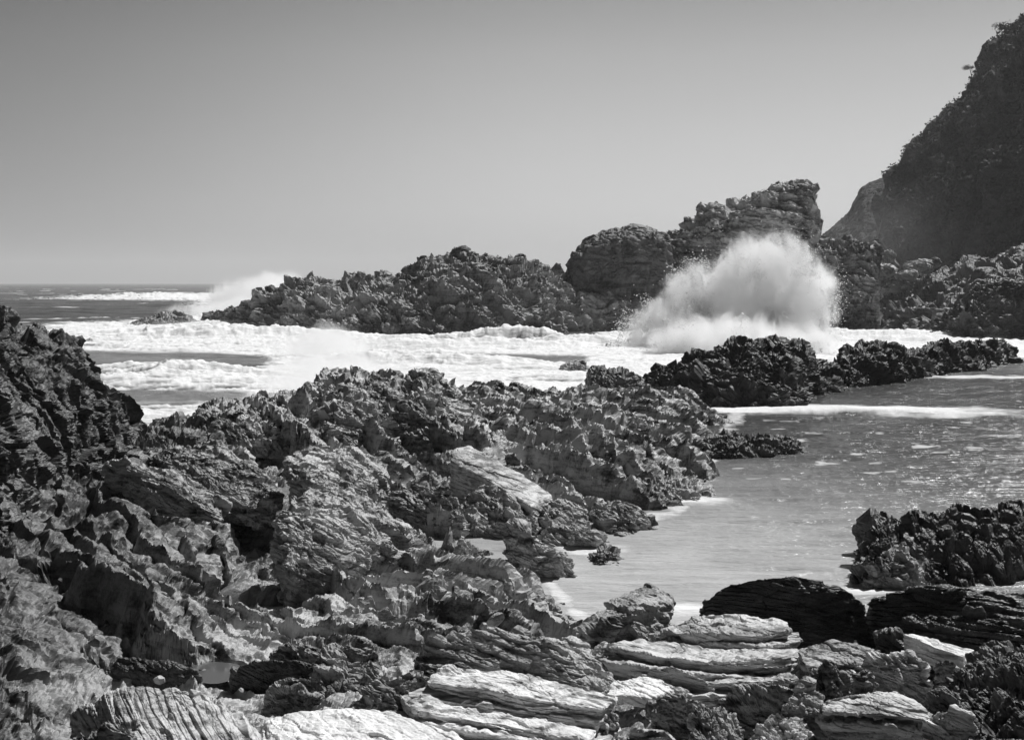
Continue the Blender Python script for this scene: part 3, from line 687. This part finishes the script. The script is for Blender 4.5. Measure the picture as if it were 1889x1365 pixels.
# ------------------------------------------------------------------ rocks on the near shore
RS = dict(chunk=0.42, lam=0.2, fine=0.06, big=0.12, layer=0.07, knob=0.06, lv=(0.4, 0.12))
def R(name, label, mat, pts, base, **kw):
    kw.setdefault('rockp', RS)
    return rock(name, label, kw.pop('cat', 'rock'), M[mat], pts, base, **kw)
R('tilted_slab', 'pale flat-topped slab tilted down to the right with a black front face', 'schist',
  [(832,852,1.05),(835,830,1.25),(868,826,1.25),(950,868,.98),(1018,912,.62),(985,928,.62),(900,885,.88)], -0.1, grow=0.0, p=40, size=0.6, cat='slab', res=120,
  rockp=dict(chunk=0.08, lam=0.2, fine=0.06, big=0.03, layer=0.09, bed=(0.35, 0.1, 0.93)))
R('boulder', 'rounded dark boulder left of the tilted slab, shadow at its foot', 'boulder',
  [(712,905,.85),(760,888,1.0),(810,893,1.0),(845,915,.8),(850,950,.5),(800,975,.2),(730,960,.3),(706,930,.6)], -0.3, grow=-0.05, p=8, res=100, cat='boulder', group='boulders below the tilted slab')
R('boulder', 'ribbed grey boulder under the tilted slab, in its middle', 'boulder',
  [(850,905,.75),(880,895,.85),(930,910,.7),(980,945,.5),(1000,970,.25),(940,985,.1),(860,985,.1)], -0.3, grow=0.0, p=8, res=100, cat='boulder', group='boulders below the tilted slab')
R('boulder', 'grey boulder off the low end of the tilted slab', 'boulder',
  [(1000,935,.5),(1030,915,.6),(1065,910,.6),(1085,935,.45),(1075,970,.2),(1010,975,.2)], -0.3, p=9, cat='boulder', group='boulders below the tilted slab')
R('boulder', 'grey boulder at the point where the rocks meet the pool', 'boulder',
  [(1100,925,.5),(1140,918,.55),(1180,935,.4),(1212,962,.1),(1170,985,.05),(1120,985,.05),(1085,960,.2)], -0.3, p=9, cat='boulder', group='boulders below the tilted slab')
R('boulder', 'low grey boulder between the pinnacle and the pool point', 'boulder',
  [(1000,975,.3),(1030,960,.4),(1065,968,.4),(1095,985,.3),(1125,990,.1),(1080,1005,.05),(1010,1005,.05)], -0.3, p=9, cat='boulder', group='boulders below the tilted slab')
R('pinnacle', 'pointed rock pinnacle with a broad foot beside the pool inlet', 'boulder',
  [(935,990,.75),(950,967,.95),(975,985,.75),(1010,1000,.6),(1050,1015,.4),(1058,1050,.15),(925,1050,.15),(990,1060,.1)], -0.3, grow=0.0, p=14, res=100, cat='pinnacle')
R('pinnacle', 'small pinnacle left of the pool inlet', 'boulder',
  [(840,1005,.75),(850,990,.9),(862,998,.8),(885,1020,.5),(890,1045,.3),(835,1045,.3)], 0.0, grow=0.1, p=14, res=60, cat='pinnacle')
# rib with the black cleft on its left side
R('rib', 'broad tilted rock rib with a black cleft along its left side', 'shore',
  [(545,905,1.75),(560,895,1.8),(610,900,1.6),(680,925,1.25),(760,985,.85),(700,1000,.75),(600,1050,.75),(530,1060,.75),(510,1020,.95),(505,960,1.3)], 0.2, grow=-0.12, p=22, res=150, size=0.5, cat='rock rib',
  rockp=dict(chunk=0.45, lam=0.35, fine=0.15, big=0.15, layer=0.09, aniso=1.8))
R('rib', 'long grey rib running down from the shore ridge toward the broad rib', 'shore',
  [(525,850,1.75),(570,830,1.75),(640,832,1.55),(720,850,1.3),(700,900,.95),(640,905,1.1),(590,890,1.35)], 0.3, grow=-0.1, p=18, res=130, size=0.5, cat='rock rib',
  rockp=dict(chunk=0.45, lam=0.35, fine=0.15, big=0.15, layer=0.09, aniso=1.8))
R('rib', 'smooth-backed rib slanting below the left crag', 'boulder',
  [(200,850,1.9),(235,845,1.95),(330,875,1.5),(420,925,1.1),(400,945,1.02),(300,905,1.3),(240,885,1.6)], 0.8, grow=-0.1, p=18, res=120, size=0.5, cat='rock rib')
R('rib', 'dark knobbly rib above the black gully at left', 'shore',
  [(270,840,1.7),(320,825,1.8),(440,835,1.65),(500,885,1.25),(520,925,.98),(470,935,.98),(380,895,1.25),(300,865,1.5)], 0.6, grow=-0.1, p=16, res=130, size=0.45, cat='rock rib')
# near boulders at the pool edge
R('boulder', 'chunky boulder with a bright top and black front at the pool edge', 'boulder',
  [(1068,1165,.8),(1115,1118,.95),(1165,1086,1.0),(1205,1077,1.0),(1240,1098,.9),(1244,1120,.82),(1140,1132,.98),(1195,1118,1.0)], 0.1, grow=-0.1, p=22, res=130, size=0.45, cat='boulder', rockp=dict(chunk=0.26, lam=0.1, fine=0.08, big=0.08, layer=0.07, lv=(0.3, 0.1)))
R('boulder', 'great dark whaleback boulder with fine layers at the pool edge', 'darkboulder',
  [(1284,1112,.75),(1300,1085,1.0),(1345,1062,1.2),(1400,1050,1.3),(1470,1054,1.3),(1540,1075,1.1),(1595,1098,.85),(1614,1150,.45),(1560,1185,.2),(1480,1190,.2),(1290,1150,.4)], -0.1, grow=-0.03, p=9, res=190, size=0.5, cat='boulder',
  rockp=dict(chunk=0.14, lam=0.5, fine=0.08, big=0.15, layer=0.05, bed=(0.15, 0.30, 0.94)))
R('boulder', 'long black boulder behind the pale slab at the right edge', 'darkboulder',
  [(1592,1105,.75),(1650,1090,.95),(1720,1080,1.1),(1800,1082,1.1),(1889,1100,1.0),(1980,1120,.8),(1960,1200,.5),(1750,1190,.3),(1620,1165,.3)], -0.1, grow=-0.03, p=9, res=160, size=0.5, cat='boulder',
  rockp=dict(chunk=0.2, lam=0.5, fine=0.08, big=0.15, layer=0.06, bed=(0.15, 0.3, 0.94)))
R('boulder', 'black layered rock with thin bright ledges in front of the long black boulder', 'darkboulder',
  [(1640,1165,.85),(1690,1140,1.0),(1760,1125,1.1),(1830,1140,1.0),(1920,1165,.95),(1900,1205,.6),(1700,1200,.5)], 0.0, grow=0.0, p=12, res=150, size=0.4, cat='boulder',
  rockp=dict(chunk=0.2, lam=1.0, fine=0.25, big=0.15, layer=0.09, bed=(0.2, 0.35, 0.9)))
PLR = dict(chunk=0.16, lam=0.3, fine=0.09, big=0.08, layer=0.05, bed=(0.2, 0.1, 0.95), lv=(0.4, 0.12))
LP = dict(chunk=0.2, lam=0.6, fine=0.06, big=0.10, layer=0.10, bed=(0.16, 0.38, 0.9))
R('layered_slab', 'bright layered slab in front of the great whaleback boulder', 'schist',
  [(1340,1132,.95),(1280,1138,.95),(1450,1146,.92),(1222,1160,.86),(1262,1170,.9),(1380,1173,.93),(1455,1166,.9)], 0.4, res=84, size=0.4, cat='slab', rockp=PLR, plates=3, thick=0.055, gap=0.045, back=0.06)
R('layered_slab', 'long slab with many stepped ledges, crossing below the bright layered slab', 'schist',
  [(1220,1197,.74),(1330,1191,.77),(1440,1203,.74),(1488,1213,.75),(1148,1212,.8),(1200,1224,.82),(1300,1232,.84),(1455,1227,.84)], 0.3, res=84, size=0.4, cat='slab', rockp=PLR, plates=4, thick=0.05, gap=0.045, back=0.13)
R('layered_slab', 'grey layered slab right of the long stepped slab', 'boulder',
  [(1470,1200,.98),(1510,1187,1.0),(1580,1186,1.0),(1625,1203,.92),(1600,1224,.88),(1490,1228,.92)], 0.3, res=84, size=0.35, cat='slab', rockp=PLR, plates=3, thick=0.05, gap=0.045, back=0.1)
R('slab', 'smooth pale slab leaning down to the right beside the black layered rock', 'slab',
  [(1665,1168,1.12),(1700,1172,1.06),(1797,1198,.92),(1778,1216,.95),(1720,1196,1.03)], 0.84, grow=0.0, p=36, res=80, size=0.4, cat='slab', rockp=dict(chunk=0.06, lam=0.15, fine=0.12, big=0.03, layer=0.06))
R('boulder', 'dark block just left of the smooth pale slab', 'darkboulder',
  [(1615,1172,1.0),(1680,1168,1.1),(1740,1200,1.0),(1720,1225,.7),(1640,1215,.7)], 0.3, grow=0.0, p=14, res=80, size=0.4, cat='rock')
R('rock', 'knobbly rock with a white scalloped rim near the right edge', 'slab',
  [(1640,1215,.95),(1670,1200,1.05),(1690,1203,1.05),(1712,1235,.9),(1705,1255,.7),(1620,1250,.7),(1560,1225,.9)], 0.4, p=10, res=110, size=0.25, rockp=dict(chunk=0.55, lam=0.3, fine=0.15, big=0.2, layer=0.06))
R('rock', 'small round rock perched right of the scalloped rim rock', 'boulder',
  [(1725,1225,.95),(1745,1215,1.0),(1765,1222,.95),(1765,1240,.8),(1730,1245,.8)], 0.5, p=8, res=50, size=0.25)
R('jagged_rock', 'dark jagged rock heap filling the right corner', 'shore_dark',
  [(1720,1270,1.1),(1780,1225,1.25),(1830,1185,1.45),(1889,1190,1.5),(2000,1180,1.5),(2050,1365,1.3),(1820,1380,1.0),(1740,1340,.95)], 0.3, grow=0.0, p=9, res=190, size=0.35, cat='rock',
  rockp=dict(chunk=0.6, lam=0.2, fine=0.2, big=0.4, layer=0.08, aniso=1.5, bed=(0.8, 0.1, 0.5), knob=0.4))
R('jagged_rock', 'upright grey splinter standing before the scalloped rim rock', 'boulder',
  [(1585,1240,1.0),(1595,1232,1.1),(1608,1240,1.0),(1618,1270,.8),(1570,1275,.8)], 0.4, p=9, res=60, size=0.2)
R('jagged_rock', 'peaked grey rock in the bottom right group', 'boulder',
  [(1500,1240,1.0),(1525,1212,1.25),(1550,1235,1.1),(1565,1275,.85),(1490,1285,.85)], 0.4, p=10, res=90, size=0.3, rockp=dict(chunk=0.6, lam=0.3, fine=0.35, big=0.3, layer=0.08, aniso=1.6, bed=(0.8, 0.1, 0.5)))
R('ledge_rock', 'black-faced ledge with a thin bright cap at the bottom right', 'schist',
  [(1560,1279,1.25),(1640,1276,1.25),(1690,1292,1.2),(1510,1295,1.2),(1520,1311,1.2),(1620,1317,1.18),(1715,1325,1.12)], 0.3, res=84, size=0.4, cat='ledge', rockp=PLR, plates=2, thick=0.05, gap=0.05, back=0.03)
R('rock', 'rounded white-topped rock at the right end of the black-faced ledge', 'slab',
  [(1705,1330,1.15),(1735,1308,1.25),(1795,1318,1.2),(1805,1345,1.1),(1760,1375,.95),(1715,1370,.95)], 0.4, p=10, res=90, size=0.25)
R('rock', 'pale crumpled rock in the bottom right corner group, left of the ledge', 'schist',
  [(1400,1340,1.2),(1430,1318,1.3),(1480,1315,1.3),(1500,1345,1.2),(1500,1385,1.1),(1400,1390,1.1)], 0.4, p=10, res=100, size=0.25, rockp=dict(chunk=0.6, lam=0.3, fine=0.15, big=0.2, layer=0.06))
R('jagged_rock', 'tall crumpled grey rock at the bottom, right of the flat white stone', 'boulder',
  [(1280,1300,1.25),(1300,1290,1.3),(1340,1300,1.25),(1370,1340,1.1),(1360,1385,1.05),(1275,1385,1.05)], 0.4, p=10, res=110, size=0.25, rockp=dict(chunk=0.6, lam=0.4, fine=0.15, big=0.2, layer=0.06, bed=(0.8, 0, 0.4)))
R('rock', 'grey wedge rock behind the tall crumpled rock', 'boulder',
  [(1330,1285,1.1),(1380,1262,1.2),(1450,1262,1.2),(1480,1290,1.05),(1430,1320,.9),(1340,1310,.95)], 0.4, p=12, res=90, size=0.3)
R('rock', 'tilted dark block leaning against the black-faced ledge', 'boulder',
  [(1440,1300,1.2),(1490,1262,1.3),(1512,1275,1.25),(1520,1320,1.1),(1480,1330,1.0)], 0.4, grow=0.0, p=20, res=80, size=0.3)
# pale strata at the bottom centre
ST = dict(chunk=0.16, lam=0.5, fine=0.04, big=0.04, layer=0.10, bed=(0.34, 0.20, 0.92))
R('strata_slab', 'pale layered strata sloping right, uppermost of three at the bottom centre', 'slab',
  [(800,1238,1.34),(850,1228,1.34),(1130,1300,1.0),(790,1257,1.33),(960,1284,1.2),(1105,1317,1.03)], 0.5, res=84, size=0.4, cat='slab', group='pale strata slabs', rockp=PLR, plates=2, thick=0.07, gap=0.03, back=0.05)
R('strata_slab', 'pale layered strata sloping right, middle of three at the bottom centre', 'slab',
  [(735,1278,1.17),(800,1268,1.2),(1100,1336,.86),(760,1306,1.2),(900,1330,1.08),(1080,1366,.92)], 0.5, res=84, size=0.4, cat='slab', group='pale strata slabs', rockp=PLR, plates=2, thick=0.07, gap=0.03, back=0.05)
R('strata_slab', 'pale layered strata sloping right, lowest of three at the bottom centre', 'slab',
  [(712,1310,1.04),(760,1304,1.07),(1040,1374,.78),(740,1345,1.07),(850,1382,.94),(1000,1430,.8)], 0.5, res=84, size=0.4, cat='slab', group='pale strata slabs', rockp=PLR, plates=2, thick=0.07, gap=0.03, back=0.05)
R('white_slab', 'smooth white slab at the bottom edge, left of the pale strata', 'white',
  [(480,1335,1.15),(500,1316,1.2),(620,1306,1.25),(740,1318,1.2),(850,1362,1.06),(500,1400,1.1),(700,1440,1.05),(880,1400,1.0)], 0.5, grow=0.0, p=20, res=130, size=0.5, cat='slab', rockp=dict(chunk=0.10, lam=0.12, fine=0.12, big=0.05, layer=0.06))
R('layered_hump', 'low grey hump of bent layers above the pale strata', 'boulder',
  [(760,1200,1.3),(820,1165,1.45),(920,1155,1.45),(1010,1185,1.2),(1080,1240,.95),(1040,1270,.85),(900,1240,1.05),(780,1240,1.15)], 0.3, grow=0.0, p=12, res=180, size=0.45, cat='rock',
  rockp=dict(chunk=0.25, lam=0.7, fine=0.08, big=0.15, layer=0.08, bed=(0.3, 0.3, 0.9)))
R('smooth_rock', 'smooth grey sloping rock right of the layered hump', 'schist',
  [(1005,1175,1.1),(1060,1180,1.05),(1110,1230,.85),(1145,1262,.75),(1130,1275,.7),(1060,1262,.8),(1010,1215,.95)], 0.2, grow=0.0, p=14, res=110, size=0.4, rockp=dict(chunk=0.25, lam=0.25, fine=0.2, big=0.1, layer=0.06))
R('dark_slope', 'smooth dark sloping face left of the pale strata', 'boulder',
  [(640,1290,1.1),(700,1255,1.25),(770,1225,1.4),(790,1235,1.35),(720,1295,1.15),(650,1312,1.05)], 0.4, grow=0.0, p=16, res=90, size=0.4)
R('flat_stone', 'flat bright white stone right of the pale strata', 'white',
  [(1130,1258,.93),(1175,1247,.96),(1225,1251,.96),(1245,1268,.93),(1200,1287,.93),(1120,1282,.92)], 0.84, grow=0.0, p=16, res=60, size=0.3, cat='stone', rockp=dict(chunk=0.12, lam=0.2, fine=0.12, big=0.05, layer=0.05))
R('boulder', 'dark-fronted block below the flat white stone', 'boulder',
  [(1200,1290,1.15),(1240,1275,1.2),(1300,1290,1.15),(1290,1330,.85),(1200,1330,.85)], 0.4, grow=-0.05, p=18, res=70, size=0.3, cat='rock')
R('boulder', 'long dark slab-edge between the stepped slab and the flat white stone', 'schist',
  [(1190,1236,.9),(1240,1230,1.0),(1300,1255,.9),(1320,1270,.8),(1250,1272,.75),(1195,1255,.8)], 0.4, res=84, size=0.3, rockp=PLR, plates=2, thick=0.05, gap=0.05, back=0.1)
R('layered_slab', 'thin pale layered slab above the grey wedge rock', 'schist',
  [(1400,1241,.72),(1500,1235,.72),(1300,1264,.8),(1400,1257,.84),(1505,1250,.84)], 0.4, res=84, size=0.3, cat='slab', rockp=PLR, plates=2, thick=0.045, gap=0.05, back=0.12)
R('rock', 'layered round-topped rock at the bottom edge right of the strata', 'schist',
  [(1150,1345,1.15),(1190,1325,1.25),(1230,1330,1.25),(1265,1360,1.15),(1240,1400,1.0),(1140,1395,1.0)], 0.4, p=10, res=90, size=0.3, rockp=LP)
R('rock', 'small pale wedge at the low end of the pale strata', 'slab',
  [(1095,1310,1.0),(1120,1300,1.05),(1145,1315,1.0),(1135,1350,.85),(1095,1345,.85)], 0.4, p=14, res=60, size=0.25)
R('pale_shelf', 'pale shelf stone between the chunky boulder and the smooth grey rock', 'slab',
  [(1075,1200,.8),(1110,1188,.85),(1165,1195,.85),(1160,1212,.75),(1095,1215,.75)], 0.3, p=14, res=60, size=0.25, cat='stone')
# left foreground
R('boulder', 'big boulder with diagonal grooves at the bottom left', 'schist',
  [(130,1300,1.55),(170,1278,1.65),(260,1262,1.7),(370,1268,1.6),(430,1300,1.4),(480,1350,1.2),(480,1400,1.1),(220,1400,1.3),(150,1340,1.4)], 0.4, grow=-0.08, p=16, res=200, size=0.5, cat='boulder',
  rockp=dict(chunk=0.15, lam=0.3, fine=0.08, big=0.10, layer=0.06, bed=(0.85, 0.25, 0.42)))
R('boulder', 'grey wedge tucked in the corner below the grooved boulder', 'boulder',
  [(130,1365,1.5),(190,1330,1.6),(240,1345,1.5),(260,1400,1.3),(120,1410,1.3)], 0.4, p=14, res=80, size=0.3, cat='rock')
R('long_rock', 'black curved rock lying in the tidepool, left of two', 'darkboulder',
  [(190,1238,.98),(210,1217,1.06),(260,1213,1.08),(330,1222,1.02),(366,1232,.98),(366,1250,.86),(290,1248,.9),(195,1254,.86)], 0.45, grow=-0.05, p=10, res=100, size=0.3, group='black rocks lying in the tidepool', rockp=dict(chunk=0.15, lam=0.15, fine=0.2, big=0.15, layer=0.06))
R('long_rock', 'black curved rock lying in the tidepool, right of two', 'darkboulder',
  [(428,1230,1.0),(460,1221,1.06),(540,1218,1.06),(588,1224,1.0),(582,1240,.9),(500,1254,.84),(432,1254,.84)], 0.45, grow=-0.05, p=10, res=100, size=0.3, group='black rocks lying in the tidepool', rockp=dict(chunk=0.15, lam=0.15, fine=0.2, big=0.15, layer=0.06))
R('rock', 'small grey rock with a dark hollow above the right tidepool rock', 'boulder',
  [(500,1195,.95),(530,1186,1.0),(580,1188,1.0),(595,1200,.9),(570,1218,.75),(510,1215,.75)], 0.4, p=10, res=70, size=0.25)
R('rock', 'grey lumpy rock below the right tidepool rock', 'boulder',
  [(490,1265,1.0),(530,1245,1.1),(570,1250,1.05),(585,1280,.9),(500,1290,.85)], 0.4, p=9, res=70, size=0.25)
R('rock', 'grey rock right of the tidepool beside the lumpy stones', 'boulder',
  [(580,1215,1.05),(620,1180,1.2),(680,1185,1.15),(700,1230,1.0),(640,1285,.85),(590,1270,.9)], 0.4, p=10, res=100, size=0.35)
# tidepool sheet
wm = bpy.data.materials.new('tidepool_water'); wm.use_nodes = True; b_ = wm.node_tree.nodes['Principled BSDF']
b_.inputs['Base Color'].default_value = (0.10, 0.10, 0.10, 1); b_.inputs['Roughness'].default_value = 0.12; b_.inputs['IOR'].default_value = 1.33
tp = []
for k in range(28):
    a = k/28*2*math.pi; r_ = 1+0.15*math.sin(3*a+1)+0.1*math.sin(5*a)
    tp.append(px2w(402+62*r_*math.cos(a), 1240+20*r_*math.sin(a), z=0.765))
c0 = np.mean(tp, axis=0); V = [c0]+tp; Fc = [(0, 1+k, 1+(k+1) % 28, 1+(k+1) % 28) for k in range(28)]
bm = bmesh.new(); vs = [bm.verts.new(v) for v in tp]; bm.faces.new(vs); me = bpy.data.meshes.new('tidepool_water'); bm.to_mesh(me); bm.free(); me.materials.append(wm)
o = bpy.data.objects.new('tidepool_water', me); C.objects.link(o); tag(o, 'still tidepool between the black rocks', kind='structure')

# ------------------------------------------------------------------ scattered loose stones
rng = random.Random(5)
protos = []
def loose(n, region, szr, mat, label, group, name='loose_stone'):
    made = []
    for k in range(n):
        for _ in range(60):
            px = rng.uniform(region[0], region[1]); py = rng.uniform(region[2], region[3])
            D = F*(CAMZ-0.9)/(py-HY)
            for _i in range(3):
                z = float(terrain_z(np.array([[px]]), np.array([[D]]))[0, 0]); D = F*(CAMZ-z)/(py-HY)
            if z > 0.35: break
        p = px2w(px, py, z=z); s = rng.uniform(*szr)
        if k < 5:
            dirs, Fc = cube_dirs(18); sc = np.array([rng.uniform(.7, 1.3), rng.uniform(.6, 1.0), rng.uniform(.4, .8)])
            v = dirs*sc; pl_n = [np.array([rng.gauss(0, 1) for _ in range(3)]) for _ in range(14)]
            for n_ in pl_n:
                n_ = n_/np.linalg.norm(n_); dd = v@n_; lim = 0.5*rng.uniform(.75, 1.25); v = v-np.outer(np.maximum(dd-lim, 0), n_)
            v += dirs*rock_disp(v*0.4, 0.3, 200+k+n, chunk=0.25, lam=0.1, fine=0.3, big=0.1)[:, None]
            o = link_mesh(name, v, Fc, mat); made.append(o)
        else:
            o = made[k % 5].copy(); C.objects.link(o)
        o.location = (p[0], p[1], p[2]+s*0.25); o.scale = (s, s, s); o.rotation_euler = (rng.uniform(-.4, .4), rng.uniform(-.4, .4), rng.uniform(0, 6.28))
        tag(o, label, 'stone', group)
loose(14, (600, 1100, 1060, 1180), (0.07, 0.16), M['boulder'], 'small grey lumpy stone wedged among the bedrock above the layered hump', 'lumpy stones above the layered hump')
loose(14, (1080, 1500, 1180, 1360), (0.05, 0.12), M['schist'], 'small pale stone lying between the foreground slabs', 'stones between the foreground slabs')
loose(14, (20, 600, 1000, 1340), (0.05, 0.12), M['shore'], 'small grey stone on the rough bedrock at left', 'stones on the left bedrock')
for k, (px, py, z, s, lab) in enumerate(((648, 1152, 1.05, .14, 'white angular stone left of the lumpy stones'), (778, 1136, 1.1, .12, 'white pointed stone among the lumpy stones'), (445, 1272, 1.0, .09, 'white stone chip at the tidepool edge'), (188, 1258, 1.05, .05, 'tiny white chip at the left end of the black tidepool rock'), (495, 1045, .95, .06, 'tiny white chip in the black cleft'), (33, 868, 2.1, .10, 'white chip on the slope below the left crag'))):
    src = bpy.data.objects['loose_stone.001']; o = bpy.data.objects.new('white_stone', src.data.copy()); C.objects.link(o)
    o.data.materials.clear(); o.data.materials.append(M['white']); o.location = px2w(px, py, z=z); o.scale = (s*0.55, s*0.5, s*0.35); o.rotation_euler = (0.3*k, 0.5, k)
    tag(o, lab, 'stone', 'white stones')

# ------------------------------------------------------------------ spray
def spray_mat(name, blobs, dens, nscale, thr=0.15, soft=0.45, namp=1.25):
    m = bpy.data.materials.new(name); m.use_nodes = True; N = m.node_tree.nodes; L = m.node_tree.links; N.clear()
    out = N.new('ShaderNodeOutputMaterial'); pv = N.new('ShaderNodeVolumePrincipled'); L.new(pv.outputs[0], out.inputs['Volume'])
    pv.inputs['Color'].default_value = (1, 1, 1, 1); pv.inputs['Anisotropy'].default_value = 0.0
    geo = N.new('ShaderNodeNewGeometry'); cur = None
    def mth(op, a, b=None):
        n = N.new('ShaderNodeMath'); n.operation = op
        for k, v in enumerate((a, b)):
            if v is None: continue
            if isinstance(v, (int, float)): n.inputs[k].default_value = v
            else: L.new(v, n.inputs[k])
        return n.outputs[0]
    for (c, r) in blobs:
        sb = N.new('ShaderNodeVectorMath'); sb.operation = 'SUBTRACT'; L.new(geo.outputs['Position'], sb.inputs[0]); sb.inputs[1].default_value = c
        dv = N.new('ShaderNodeVectorMath'); dv.operation = 'DIVIDE'; L.new(sb.outputs[0], dv.inputs[0]); dv.inputs[1].default_value = r
        ln = N.new('ShaderNodeVectorMath'); ln.operation = 'LENGTH'; L.new(dv.outputs[0], ln.inputs[0])
        v = mth('SUBTRACT', 1.0, ln.outputs['Value'])
        cur = v if cur is None else mth('MAXIMUM', cur, v)
    n1 = N.new('ShaderNodeTexNoise'); n1.inputs['Scale'].default_value = nscale; n1.inputs['Detail'].default_value = 9; n1.inputs['Roughness'].default_value = 0.74; n1.inputs['Distortion'].default_value = 0.6
    vs_ = N.new('ShaderNodeVectorMath'); vs_.operation = 'MULTIPLY'; vs_.inputs[1].default_value = (1, 1, 0.6); L.new(geo.outputs['Position'], vs_.inputs[0]); L.new(vs_.outputs[0], n1.inputs['Vector'])
    nz = mth('MULTIPLY', mth('SUBTRACT', n1.outputs[0], 0.5), namp*2)
    f = mth('ADD', cur, nz)
    mr = N.new('ShaderNodeMapRange'); mr.interpolation_type = 'SMOOTHSTEP'; L.new(f, mr.inputs[0]); mr.inputs[1].default_value = thr; mr.inputs[2].default_value = thr+soft; mr.inputs[3].default_value = 0; mr.inputs[4].default_value = dens
    gate = N.new('ShaderNodeMapRange'); L.new(cur, gate.inputs[0]); gate.inputs[1].default_value = -0.02; gate.inputs[2].default_value = 0.15
    L.new(mth('MULTIPLY', mr.outputs[0], gate.outputs[0]), pv.inputs['Density'])
    m.cycles.volume_step_rate = 0.6 if hasattr(m.cycles, 'volume_step_rate') else 1
    return m
M['drop'] = plain('foam_droplets', 0.8)
def spray(name, label, blobs_px, dens, nscale, drops=0, dsz=0.03, **kw):
    blobs = []
    for (px, py, D, rx, ry, rz) in blobs_px:
        c = px2w(px, py, D=D); blobs.append((tuple(c), (rx*D/F, ry, rz*D/F)))
    lo = np.min([np.array(c)-np.array(r) for c, r in blobs], 0); hi = np.max([np.array(c)+np.array(r) for c, r in blobs], 0)
    lo[2] = max(lo[2], -0.3)
    v = [(x, y, z) for x in (lo[0], hi[0]) for y in (lo[1], hi[1]) for z in (lo[2], hi[2])]
    fcs = [(0, 1, 3, 2), (4, 6, 7, 5), (0, 4, 5, 1), (2, 3, 7, 6), (0, 2, 6, 4), (1, 5, 7, 3)]
    loc = (float((lo[0]+hi[0])/2), float((lo[1]+hi[1])/2), float(lo[2]))
    o = link_mesh(name, v, fcs, spray_mat(name+'_volume', blobs, dens, nscale, **kw), loc)
    tag(o, label, 'spray')
    if drops:
        rng_ = np.random.default_rng(8); C3 = []; 
        for c, r in blobs:
            k = drops//len(blobs); d_ = rng_.normal(0, 1, (k, 3)); d_ /= np.linalg.norm(d_, axis=1, keepdims=True)
            C3.append(np.array(c)+d_*np.array(r)*np.abs(rng_.normal(0.76, 0.16, k))[:, None])
        C3 = np.concatenate(C3); C3 = C3[C3[:, 2] > 0.2]; k = len(C3)
        C3 += 0.5*np.stack([vnoise(C3*0.8, 1), vnoise(C3*0.8, 2), vnoise(C3*0.8, 3)], 1)
        keep = vnoise(C3*0.5, 9)+0.5*vnoise(C3*1.4, 10) > 0.05; C3 = C3[keep]; k = len(C3)
        rr = dsz*np.exp(rng_.normal(0, 0.4, k))
        T = np.array([(1, 1, 1), (1, -1, -1), (-1, 1, -1), (-1, -1, 1)], float)*0.6
        V_ = (C3[:, None, :]+T[None]*rr[:, None, None]).reshape(-1, 3); b_ = np.arange(k)[:, None]*4
        F_ = np.concatenate([b_+np.array(t) for t in ((0, 1, 2), (0, 3, 1), (0, 2, 3), (1, 3, 2))])
        dr = link_mesh('droplet', V_, F_, M['drop'], loc); dr.location = (0, 0, 0); dr.parent = o; dr['kind'] = 'stuff'
    return o
spray('wave_spray', 'huge burst of white spray in front of the tall sea stack',
      [(1405, 550, 108, 150, 4.0, 135), (1462, 560, 107, 92, 3.5, 112), (1325, 580, 108, 125, 3.5, 115), (1240, 615, 106, 105, 3.5, 75), (1360, 650, 100, 230, 3.5, 80)], 2.1, 0.5, namp=1.5, thr=0.12, soft=0.5, drops=130000, dsz=0.030)
spray('sea_spray', 'white spray bursting over the left end of the far outcrop',
      [(475, 552, 168, 120, 6, 52), (430, 580, 160, 150, 5, 40), (510, 535, 175, 70, 5, 46)], 0.8, 0.25)
spray('surf_spray', 'white spray in the surf behind the near shore ridge',
      [(600, 640, 95, 120, 5, 52), (625, 690, 75, 150, 6, 60), (570, 710, 62, 110, 4, 50)], 0.32, 0.5)

spray('sea_mist', 'drifting pale mist at the foot of the cliff', [(1660, 450, 215, 260, 22, 150), (1800, 470, 200, 220, 16, 110)], 0.008, 0.05, namp=0.4, thr=0.0, soft=1.2)
spray('surf_mist', 'low veil of blown foam over the white surf', [(430, 606, 145, 290, 14, 24), (930, 640, 108, 270, 9, 18), (1640, 622, 122, 260, 8, 18), (900, 690, 78, 300, 6, 16)], 0.10, 0.3, namp=0.9, soft=0.6)
# ------------------------------------------------------------------ haze: the sea air
hz = bpy.data.materials.new('haze'); hz.use_nodes = True; N = hz.node_tree.nodes; L = hz.node_tree.links; N.clear()
ho = N.new('ShaderNodeOutputMaterial'); hv = N.new('ShaderNodeVolumePrincipled'); L.new(hv.outputs[0], ho.inputs['Volume'])
hv.inputs['Color'].default_value = (0.95, 0.95, 0.95, 1); hv.inputs['Density'].default_value = 0.00020; hv.inputs['Anisotropy'].default_value = 0.2
hz.cycles.homogeneous_volume = True
x0, x1, y0, y1, z0, z1 = -13000, 17000, -60, 12000, -3, 190
v = [(x, y, z) for x in (x0, x1) for y in (y0, y1) for z in (z0, z1)]
o = link_mesh('haze', v, [(0, 1, 3, 2), (4, 6, 7, 5), (0, 4, 5, 1), (2, 3, 7, 6), (0, 2, 6, 4), (1, 5, 7, 3)], hz); tag(o, 'thin salt haze over the sea', 'haze', kind='stuff')
